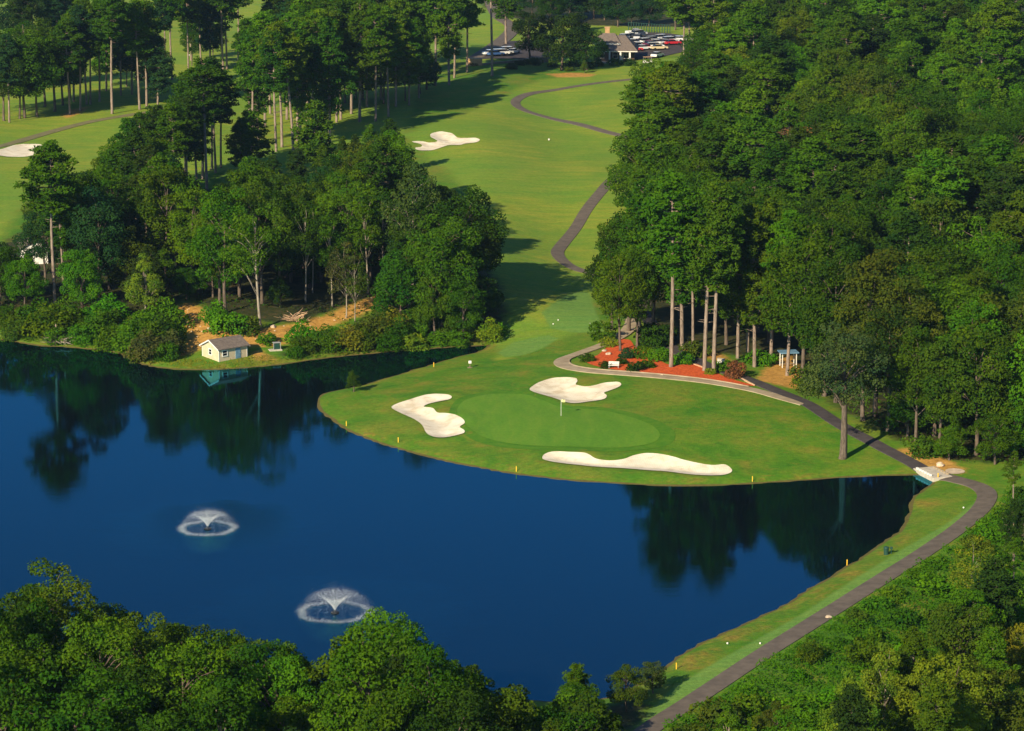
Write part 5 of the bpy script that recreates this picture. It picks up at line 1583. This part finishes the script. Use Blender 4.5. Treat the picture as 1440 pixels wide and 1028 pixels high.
# boulders and timber edging
def boulder(label, px, py, r, seed, mat='rock', sq=0.62):
    x, y, z = at(px, py)
    m = MB(); m.ball((0, 0, 0), 1.0, 3)
    g = random.Random(seed); ph = [g.uniform(0, 6) for _ in range(6)]
    for v in m.bm.verts:
        c = v.co
        k = 1 + 0.16 * math.sin(3.1 * c.x + ph[0]) * math.sin(2.7 * c.y + ph[1]) + 0.12 * math.sin(5 * c.z + ph[2] + 2 * c.x) + 0.07 * math.sin(7 * c.y + ph[3])
        v.co = Vector((c.x * r * k * 1.15, c.y * r * k, c.z * r * k * sq))
    o = m.build('boulder', M[mat]); o.location = (x, y, z + r * sq * 0.35); o.rotation_euler = (0, 0, g.uniform(0, 6))
    tag(o, label, 'boulder', 'boulders of the mulch bed and banks')
for q in [('larger pale boulder in the mulch left of the pale tree trunk', 856, 499, 0.42, 1), ('smaller tan boulder behind the pale one in the mulch', 850, 494, 0.34, 2), ('small boulder at the mulch edge below the tallest pine', 931, 528, 0.22, 3),
          ('flat boulder among bushes in the mulch, left of the tallest pine', 915, 498, 0.4, 4), ('round white stone at the outer edge of the dam path', 1165, 869, 0.34, 5), ('boulder at the foot of the sandy bank by the bridge', 1322, 655, 0.5, 6),
          ('boulder on the concrete path curb at the left tip', 822, 500, 0.25, 7), ('small pale rock on the dirt slope behind the shed', 296, 463, 0.4, 8), ('pale rock at the upper edge of the dirt slope above the shed', 276, 406, 0.5, 9), ('pale rock on the dirt right of the white trunk', 384, 460, 0.4, 10)]:
    boulder(*q)
def edging(label, a, b):
    ax, ay, az = at(*a); bx, by, bz = at(*b)
    L = math.hypot(bx - ax, by - ay)
    m = MB()
    for k in range(4):
        m.box(L * k / 4 + 0.01, L * (k + 1) / 4 - 0.01, -0.09, 0.09, -0.2, 0.26 + 0.015 * (k % 2), 0.015)
    o = m.build('timber_edging', M['timber']); o.location = (ax, ay, (az + bz) / 2); o.rotation_euler = (0, -math.atan2(bz - az, L), math.atan2(by - ay, bx - ax))
    tag(o, label, 'edging', 'timber edging of the mulch bed')
edging('pale timber edging between mulch and dark path behind the pine pair', (972, 512), (1003, 523))
edging('pale timber edging at the right tip of the mulch bed', (1042, 533), (1061, 543))

# bridge at the outlet
ax, ay, az = at(1301, 661); bx, by, bz = at(1323, 673)
L = math.hypot(bx - ax, by - ay)
br = thing('bridge', 'short pale concrete bridge carrying the path over the pond outlet', 'bridge', (ax, ay, max(az, bz) + 0.10), math.atan2(by - ay, bx - ax))
part(MB().box(-0.6, L + 0.6, -1.35, 1.35, -0.45, 0.12, 0.02), 'deck', M['pale_concrete'], br)
for k in range(6):
    part(MB().box(-0.2, 0.2, -0.13, 0.13, 0.0, 0.26, 0.03), 'kerb_block', M['white'], br, False, (L * (k + 0.3) / 6, -1.18, 0.12))
    part(MB().box(-0.2, 0.2, -0.13, 0.13, 0.0, 0.22, 0.03), 'kerb_block', M['concrete'], br, False, (L * (k + 0.3) / 6, 1.18, 0.12))
part(MB().box(-0.5, 0.1, -1.5, 1.5, -2.0, -0.45), 'abutment', M['concrete'], br)
part(MB().box(L - 0.1, L + 0.5, -1.5, 1.5, -2.0, -0.45), 'abutment', M['concrete'], br)
pipe = MB(); pipe.tube([(0, 0, 0), (0, 0, 0.9)], [0.09, 0.07], 8)
x, y, z = at(1319, 675)
o = pipe.build('marker_post', M['yellow']); o.location = (x, y, z); tag(o, 'yellow marker post at the near end of the concrete bridge', 'post')

# flag, stakes, tee markers
x, y, z = at(789, 585.5)
fl = thing('flagstick', 'thin white flagstick with a small pale flag on the putting green', 'flag', (x, y, z + 0.07))
part(MB().tube([(0, 0, 0), (0, 0, 2.25)], [0.03, 0.025], 8), 'pole', M['white'], fl)
m = MB()
n = 7
vv = [[m.bm.verts.new((0.025 + 0.50 * i / n, 0.05 * math.sin(i * 1.3), zz - 0.05 * i / n)) for zz in (2.24, 1.90)] for i in range(n + 1)]
for i in range(n): m.bm.faces.new((vv[i][0], vv[i][1], vv[i + 1][1], vv[i + 1][0]))
part(m, 'flag', simple('flag_cloth', (0.80, 0.78, 0.35), (0.7, 0.7, 0.3), 3, 0.8), fl)
part(MB().tube([(0, 0, -0.05), (0, 0, 0.006)], [0.09, 0.09], 12), 'cup', M['black'], fl)
for px, py, lab in [(487, 599, 'yellow stake at the water edge left of the curling bunker'), (726, 663, 'yellow stake at the water edge below the putting green'), (610, 516, 'yellow stake at the cove edge above the grass point'),
                    (1058, 677, 'yellow stake at the water edge below the long bunker end'), (1191, 795, 'yellow stake on the dam shore, halfway along'), (951, 941, 'yellow stake at the near end of the dam shore'), (560, 622, 'yellow stake at the water edge under the curling bunker')]:
    x, y, z = at(px, py)
    m = MB(); m.box(-0.05, 0.05, -0.05, 0.05, -0.2, 0.62); m.tube([(0, 0, 0.62), (0, 0, 0.70)], [0.06, 0.015], 4)
    o = m.build('hazard_stake', M['yellow']); o.location = (x, y, z); tag(o, lab, 'stake', 'yellow hazard stakes round the pond')
for px, py, lab in [(778, 456.5, 'left white tee marker on the pale grass above the tee'), (830, 456.5, 'right white tee marker beside the overhanging trees'), (772, 198, 'white marker alone in the middle of the far fairway'),
                    (1023, 906, 'left white tee marker on the dam strip'), (1069, 906, 'right white tee marker on the dam strip beside the path'), (1355, 715, 'white tee marker at the upper bend of the dam strip'), (266, 79, 'white marker on the far left green'), (785, 451, 'tiny white tee marker behind the left one')]:
    x, y, z = at(px, py)
    far = py < 300
    m = MB(); m.ball((0, 0, 0.11 if not far else 0.3), 0.11 if not far else 0.22, 2); m.tube([(0, 0, -0.1), (0, 0, 0.1)], [0.05, 0.04], 6)
    o = m.build('tee_marker', M['white'], None, True); o.location = (x, y, z); tag(o, lab, 'tee marker', 'white tee markers')
x, y, z = at(661, 517)
bw = thing('ball_washer', 'white ball washer on a bare patch of grass left of the tee', 'ball washer', (x, y, z))
part(MB().tube([(0, 0, -0.1), (0, 0, 0.75)], [0.06, 0.05], 8), 'post', M['wood'], bw)
part(MB().box(-0.22, 0.22, -0.16, 0.16, 0.62, 1.02, 0.05), 'tank', M['white'], bw)
part(MB().tube([(0, 0, -0.05), (0, 0, 0.06)], [0.42, 0.38], 12), 'base', M['wood'], bw)
x, y, z = at(1246, 780)
tb = thing('litter_bin', 'small dark green litter bin on the dam strip', 'bin', (x, y, z))
part(MB().tube([(0, 0, -0.05), (0, 0, 0.8)], [0.26, 0.30], 14), 'body', M['green_metal'], tb)
part(MB().tube([(0, 0, 0.8), (0, 0, 0.88), (0, 0, 0.98)], [0.33, 0.31, 0.08], 14), 'lid', M['green_metal'], tb)
part(MB().tube([(0.6, 0.1, -0.05), (0.6, 0.1, 0.75)], [0.05, 0.05], 8).box(0.45, 0.75, 0.02, 0.18, 0.6, 0.9, 0.03), 'ball_holder', M['green_metal'], tb)

# dead wood
def branches(name, label, cat, px, py, n, L, spread, mat, seed, zoff=0.0, flat=0.35, group=None):
    x, y, z = at(px, py); g = random.Random(seed)
    m = MB()
    for k in range(n):
        a = g.uniform(0, 6.28); l = L * g.uniform(0.4, 1.0)
        b = Vector((g.gauss(0, spread), g.gauss(0, spread), g.uniform(-0.1, 0.45)))
        d = Vector((math.cos(a), math.sin(a), g.uniform(-0.05, flat)))
        mid = b + d * l * 0.5 + Vector((g.uniform(-.2, .2), g.uniform(-.2, .2), g.uniform(0, .25)))
        e = b + d * l
        r = g.uniform(0.03, 0.085)
        m.tube([b, mid, e], [r, r * 0.7, r * 0.25], 5)
    o = m.build(name, M[mat]); o.location = (x, y, z + zoff)
    tag(o, label, cat, group)
branches('brush_pile', 'grey heap of dead branches at the water line below the tallest bank pine', 'brush pile', 83, 481, 70, 3.4, 0.7, 'deadwood', 4)
branches('log_pile', 'heap of pale broken logs beside the dirt track', 'log pile', 415, 452, 46, 2.4, 0.75, 'timber', 5, 0.1, 0.6)
branches('driftwood', 'pale tangle of driftwood floating in the dark reflections', 'driftwood', 190, 556, 9, 1.8, 0.35, 'deadwood', 6, 0.6, 0.12)
branches('brush_pile', 'dead branches lying in shade at the end of the dirt track', 'brush pile', 545, 408, 22, 2.2, 0.6, 'deadwood', 8)
for px, py, h, lab in [(80, 476, 2.0, 'pale broken stump standing in the dead branches'), (86, 463, 1.2, 'short broken stump behind the dead branches')]:
    x, y, z = at(px, py)
    m = MB(); m.tube([(0, 0, -0.3), (0.05, 0, h * 0.5), (-0.1, 0.05, h), (-0.14, 0.05, h + 0.25)], [0.19, 0.16, 0.14, 0.03], 8)
    o = m.build('tree_stump', M['deadwood'], None, True); o.location = (x, y, z); tag(o, lab, 'stump')
x, y, z = at(583, 405)
dt = thing('dead_tree', 'bare white dead tree leaning over the low trees near the cove', 'dead tree', (x, y, z))
m = MB(); m.tube([(0, 0, -0.4), (0.6, -0.6, 1.6), (1.6, -1.0, 3.2), (2.9, -1.4, 4.6)], [0.2, 0.17, 0.13, 0.09], 8); part(m, 'trunk', M['deadwood'], dt, True)
for e in [[(2.2, -1.2, 3.9), (3.6, -1.5, 4.2), (5.4, -1.8, 3.9)], [(2.9, -1.4, 4.6), (3.6, -1.3, 6.0), (4.4, -1.6, 6.9)], [(1.6, -1.0, 3.2), (2.6, -1.6, 3.0), (3.6, -2.1, 3.3)], [(3.6, -1.5, 4.2), (4.4, -1.2, 5.0), (5.2, -1.4, 5.4)], [(2.4, -1.2, 4.1), (2.2, -1.4, 5.6), (2.7, -1.6, 6.6)]]:
    part(MB().tube(e, [0.085, 0.06, 0.02], 6), 'limb', M['deadwood'], dt, True)

# fountains: droplets on ballistic arcs
def fountain(i, label):
    (fx, fy), (px, py, Rr, Hh) = FPOS[i], FOUNTAINS[i]
    t = thing('fountain', label, 'fountain', (fx, fy, WZ), 0.0, 'spray fountains on the pond')
    m = MB(); m.tube([(0, 0, -0.12), (0, 0, 0.10), (0, 0, 0.16)], [0.45, 0.45, 0.15], 16); m.tube([(0, 0, 0.1), (0, 0, 0.34)], [0.08, 0.06], 10)
    part(m, 'nozzle', M['black'], t)
    g = np.random.default_rng(50 + i)
    def arcs(n, th0, dth, vs, dv, pw_, size, jit):
        th = R(th0) + g.normal(0, R(dth), n)
        v = np.sqrt(9.81 * Rr / np.sin(2 * R(30))) * (vs + g.normal(0, dv, n))
        ph = g.uniform(0, 2 * math.pi, n)
        ph = ph + 0.05 * np.sin(ph * 23 + i) + g.normal(0, 0.01, n)
        T = 2 * v * np.cos(th) / 9.81
        tt = T * g.uniform(0, 1, n) ** pw_
        rr = v * np.sin(th) * tt
        zz = 0.3 + v * np.cos(th) * tt - 0.5 * 9.81 * tt ** 2
        C = np.column_stack([rr * np.cos(ph), rr * np.sin(ph), np.maximum(zz, 0.02)]) + g.normal(0, jit, (n, 3)) * (0.15 + rr / Rr)[:, None]
        C[:, :2] += np.array([0.10, 0.05]) * (tt ** 2)[:, None] * g.uniform(0.3, 1.6, (n, 1))
        C[:, 2] = np.maximum(C[:, 2], 0.02)
        return leaf_quads(C, rdir(n, g), size, 0.8, g)
    def many(sets):
        Vs, Fs, k = [], [], 0
        for V, F in sets:
            Vs.append(V); Fs.append(F + k); k += len(V)
        return np.concatenate(Vs), np.concatenate(Fs)
    V, F = many([arcs(15000, 30, 2.0, 1.0, 0.035, 2.3, 0.030, 0.09), arcs(9000, 29, 1.2, 1.0, 0.02, 4.0, 0.030, 0.02), arcs(5000, 16, 9, 1.0, 0.08, 1.2, 0.026, 0.20)])
    link('spray', np_mesh('spray', V, F, M['spray']), t)
    n = 9000
    ph = g.uniform(0, 2 * math.pi, n)
    rr = Rr * (1 + g.normal(0, 0.075, n) + 0.025 * np.sin(5 * ph + i) + 0.02 * np.sin(11 * ph)) - np.abs(g.normal(0, 0.16, n))
    C = np.column_stack([rr * np.cos(ph), rr * np.sin(ph), np.abs(g.normal(0, 0.14, n)) + 0.02])
    V, F = leaf_quads(C, rdir(n, g), 0.032, 0.8, g)
    link('splash_ring', np_mesh('splash_ring', V, F, M['spray']), t)
fountain(0, 'left fountain spraying a white cone over the open blue water')
fountain(1, 'lower right fountain partly hidden by the near shore trees')

# ------------------------------------------------------------------ parked cars
def car_meshes(kind):
    if kind == 'sedan':
        L, Wc, prof = 4.6, 1.8, [(-2.3, 0.35), (2.3, 0.35), (2.3, 0.72), (2.1, 0.86), (1.0, 0.95), (-1.7, 0.98), (-2.25, 0.88)]
        cab = [(1.0, 0.95), (0.3, 1.42), (-1.0, 1.45), (-1.75, 0.98)]
    elif kind == 'suv':
        L, Wc, prof = 4.7, 1.9, [(-2.35, 0.4), (2.35, 0.4), (2.35, 0.85), (2.15, 1.02), (1.15, 1.1), (-2.3, 1.12)]
        cab = [(1.15, 1.1), (0.55, 1.72), (-2.05, 1.75), (-2.3, 1.12)]
    else:
        L, Wc, prof = 5.4, 1.95, [(-2.7, 0.45), (2.7, 0.45), (2.7, 0.95), (2.5, 1.08), (1.4, 1.12), (-0.5, 1.12), (-2.7, 1.10)]
        cab = [(1.4, 1.12), (0.8, 1.80), (-0.35, 1.82), (-0.6, 1.12)]
    b = MB(); b.prism(prof, -Wc / 2, Wc / 2)
    bmesh.ops.bevel(b.bm, geom=list(b.bm.edges), offset=0.06, segments=2, affect='EDGES')
    if kind == 'pickup':
        b.box(-2.62, -0.68, -Wc / 2 + 0.02, -Wc / 2 + 0.12, 1.10, 1.26); b.box(-2.62, -0.68, Wc / 2 - 0.12, Wc / 2 - 0.02, 1.10, 1.26); b.box(-2.68, -2.60, -Wc / 2 + 0.02, Wc / 2 - 0.02, 1.10, 1.26)
    top = [(x, z) for x, z in cab[1:3]]
    b.box(top[1][0], top[0][0], -Wc / 2 + 0.14, Wc / 2 - 0.14, top[0][1] - 0.02, top[0][1] + 0.05, 0.02)
    body = b.mesh('body', M['paint'])
    g = MB(); g.prism(cab, -Wc / 2 + 0.10, Wc / 2 - 0.10)
    glass = g.mesh('windows', M['glass'])
    w = MB(); w.tube([(0, -0.11, 0), (0, 0.11, 0)], [0.33, 0.33], 14)
    return body, glass, w.mesh('wheel', M['rubber']), L, Wc
CARS = {k: car_meshes(k) for k in ('sedan', 'suv', 'pickup')}
PAINTS = {'white': (0.80, 0.80, 0.78), 'silver': (0.50, 0.51, 0.52), 'red': (0.50, 0.02, 0.03), 'maroon': (0.28, 0.02, 0.06), 'black': (0.02, 0.02, 0.022), 'blue': (0.05, 0.12, 0.30), 'beige': (0.66, 0.55, 0.33)}
def car(kind, px, py, colour, heading, where):
    x, y, z = at(px, py)
    body, glass, wheel, L, Wc = CARS[kind]
    t = thing('parked_car', f'{colour} {kind if kind != "suv" else "wagon"} {where}', 'car', (x, y, z + 0.13), R(heading), 'cars parked by the clubhouse')
    bo = link('body', body, t); bo.color = (*PAINTS[colour], 1)
    link('window_glass', glass, t)
    for sx_ in (-0.31 * L, 0.31 * L):
        for sy_ in (-Wc / 2 + 0.06, Wc / 2 - 0.06):
            link('wheel', wheel, t, (sx_, sy_, 0.33))
for q in [('suv', 878, 56.5, 'white', 70, 'just right of the clubhouse chimney, far row'), ('sedan', 883, 55, 'silver', 75, 'second in the far row of the car park'), ('sedan', 889, 54, 'black', 75, 'third in the far row of the car park'),
          ('pickup', 893, 50, 'white', 25, 'at the very back of the far row'), ('suv', 899, 51, 'white', 40, 'at the back right end of the far row'), ('sedan', 897, 55.5, 'silver', 78, 'fourth in the far row of the car park'), ('suv', 903, 54, 'black', 80, 'at the right end of the far row'),
          ('suv', 891, 64, 'white', 8, 'leftmost of the middle row, right of the clubhouse roof'), ('sedan', 891, 68, 'silver', 8, 'behind the clubhouse eave in the near row'), ('sedan', 892, 72.5, 'red', 15, 'nearest the clubhouse columns'),
          ('suv', 899, 68.5, 'white', 30, 'in the near row right of the red sedan'), ('sedan', 904, 71, 'white', 30, 'lowest of the near row'), ('sedan', 902, 62.5, 'maroon', 40, 'in the middle row'), ('sedan', 909, 70, 'red', 38, 'beside the lowest white one in the near row'),
          ('suv', 909, 62.5, 'white', 40, 'right of the maroon one in the middle row'), ('pickup', 911, 67, 'maroon', 40, 'in the middle of the car park'), ('sedan', 915, 64.5, 'beige', 40, 'in the middle of the car park'), ('suv', 918, 60, 'silver', 40, 'in the back row right of centre'),
          ('suv', 922, 69, 'white', 10, 'in the near row right of centre'), ('sedan', 927, 70.5, 'beige', 15, 'at the right end of the near row'), ('sedan', 924, 63.5, 'white', 30, 'right of centre in the middle row'), ('suv', 931, 57.5, 'white', 40, 'in the back row by the pole fence end'),
          ('sedan', 933, 62.5, 'beige', 12, 'right part of the middle row'), ('sedan', 938, 63, 'silver', 20, 'right part of the middle row, next to the beige one'), ('suv', 943, 60.5, 'white', 30, 'near the wood at the right of the car park'), ('sedan', 946, 63.5, 'red', 20, 'half hidden by the wood at the right'),
          ('sedan', 955, 58.5, 'white', 10, 'second from the right end by the wood'), ('sedan', 963, 58.5, 'white', 12, 'rightmost by the wood'), ('sedan', 924.5, 81, 'white', 60, 'alone at the lower right corner of the car park'),
          ('sedan', 690, 78, 'white', 30, 'leftmost in the small left car park'), ('sedan', 697, 79, 'blue', 30, 'second in the small left car park'), ('suv', 704, 78.5, 'white', 25, 'in the middle of the small left car park'), ('sedan', 710, 77, 'silver', 25, 'in the small left car park, right of the middle white wagon'),
          ('suv', 716, 75, 'white', 25, 'near the dark trees in the small left car park'), ('sedan', 722, 76, 'white', 60, 'rightmost in the small left car park')]:
    car(*q)
x, y, z = at(911, 90)
gc = thing('golf_cart', 'white golf cart with a tan roof on the grass below the car park', 'golf cart', (x, y, z), R(20))
part(MB().box(-1.2, 1.2, -0.6, 0.6, 0.3, 0.62, 0.06).box(0.6, 1.15, -0.55, 0.55, 0.6, 0.85, 0.06).box(-1.15, -0.5, -0.55, 0.55, 0.6, 0.95, 0.05), 'body', M['white'], gc)
part(MB().box(-0.5, 0.1, -0.52, 0.52, 0.62, 0.8, 0.04), 'seat', M['wood'], gc)
part(MB().box(-1.15, 0.85, -0.62, 0.62, 1.82, 1.9, 0.02), 'roof', M['tan'], gc)
for sx_ in (-1.0, 0.75):
    for sy_ in (-0.55, 0.5):
        part(MB().box(sx_, sx_ + 0.05, sy_, sy_ + 0.05, 0.6, 1.82), 'roof_post', M['metal'], gc)
for sx_ in (-0.8, 0.8):
    for sy_ in (-0.55, 0.55):
        part(MB().tube([(sx_, sy_ - 0.09, 0.22), (sx_, sy_ + 0.09, 0.22)], [0.22, 0.22], 12), 'wheel', M['rubber'], gc)

# loose rubble on the dirt track: countless
g = np.random.default_rng(77)
rub = MB()
poly = pw(DIRT_PX[0]); pxs = [p[0] for p in poly]; pys = [p[1] for p in poly]
k = 0
rr_ = random.Random(9)
while k < 60:
    x, y = rr_.uniform(min(pxs), max(pxs)), rr_.uniform(min(pys), max(pys))
    if not inside(x, y, poly): continue
    r = rr_.uniform(0.05, 0.16)
    rub.ball((x, y, tz1(x, y) + r * 0.2), r, 1, (1.2, 1, 0.7)); k += 1
tag(rub.build('rubble', M['rock']), None, None, None, 'stuff')

# ------------------------------------------------------------------ light, sky, air
SUN_EL, SUN_AZ = R(27), R(58)          # shadows run towards this heading (from +X, anticlockwise)
sun = bpy.data.lights.new('sun', 'SUN'); sun.energy = 5.0; sun.angle = R(0.5); sun.color = (1.0, 0.85, 0.60)
so = bpy.data.objects.new('sun', sun); COL.objects.link(so)
dv = Vector((math.cos(SUN_EL) * math.cos(SUN_AZ), math.cos(SUN_EL) * math.sin(SUN_AZ), -math.sin(SUN_EL)))
so.rotation_euler = dv.to_track_quat('-Z', 'Y').to_euler()
so.location = (-100, -100, 150)
wd = bpy.data.worlds.new('World'); SC.world = wd; wd.use_nodes = True
wn = wd.node_tree
bg = wn.nodes['Background']
sky = wn.nodes.new('ShaderNodeTexSky'); sky.sky_type = 'NISHITA'; sky.sun_disc = False
sky.sun_elevation = SUN_EL
sx, sy = -dv.x, -dv.y
sky.sun_rotation = math.atan2(sx, sy)
sky.air_density = 1.0; sky.dust_density = 0.6; sky.ozone_density = 3.0
tintn = wn.nodes.new('ShaderNodeMix'); tintn.data_type = 'RGBA'; tintn.blend_type = 'MULTIPLY'
tintn.inputs[0].default_value = 1.0; tintn.inputs[7].default_value = (0.60, 0.86, 1.12, 1)
wn.links.new(sky.outputs[0], tintn.inputs[6]); wn.links.new(tintn.outputs[2], bg.inputs['Color']); bg.inputs['Strength'].default_value = 0.065
SC.view_settings.view_transform = 'Standard'
SC.view_settings.look = 'None'
SC.view_settings.exposure = 0.58
SC.view_settings.gamma = 1.0

hm, hn, hout = nt('haze')
pv = hn.nodes.new('ShaderNodeVolumePrincipled')
pv.inputs['Color'].default_value = (0.45, 0.70, 1.0, 1)
pv.inputs['Density'].default_value = 0.00005
pv.inputs['Anisotropy'].default_value = 0.2
hn.links.new(pv.outputs[0], hout.inputs['Volume'])
if True:
    mb = MB(); mb.box(-1560, 1560, -340, 3300, -14, 101)
    hz_o = mb.build('haze', hm); hz_o['kind'] = 'stuff'

SC.cycles.max_bounces = 6
SC.cycles.diffuse_bounces = 2
SC.cycles.glossy_bounces = 3
SC.cycles.transmission_bounces = 3
SC.cycles.transparent_max_bounces = 4
SC.cycles.volume_bounces = 0
SC.cycles.use_denoising = True
SC.cycles.use_adaptive_sampling = True
SC.cycles.adaptive_threshold = 0.02
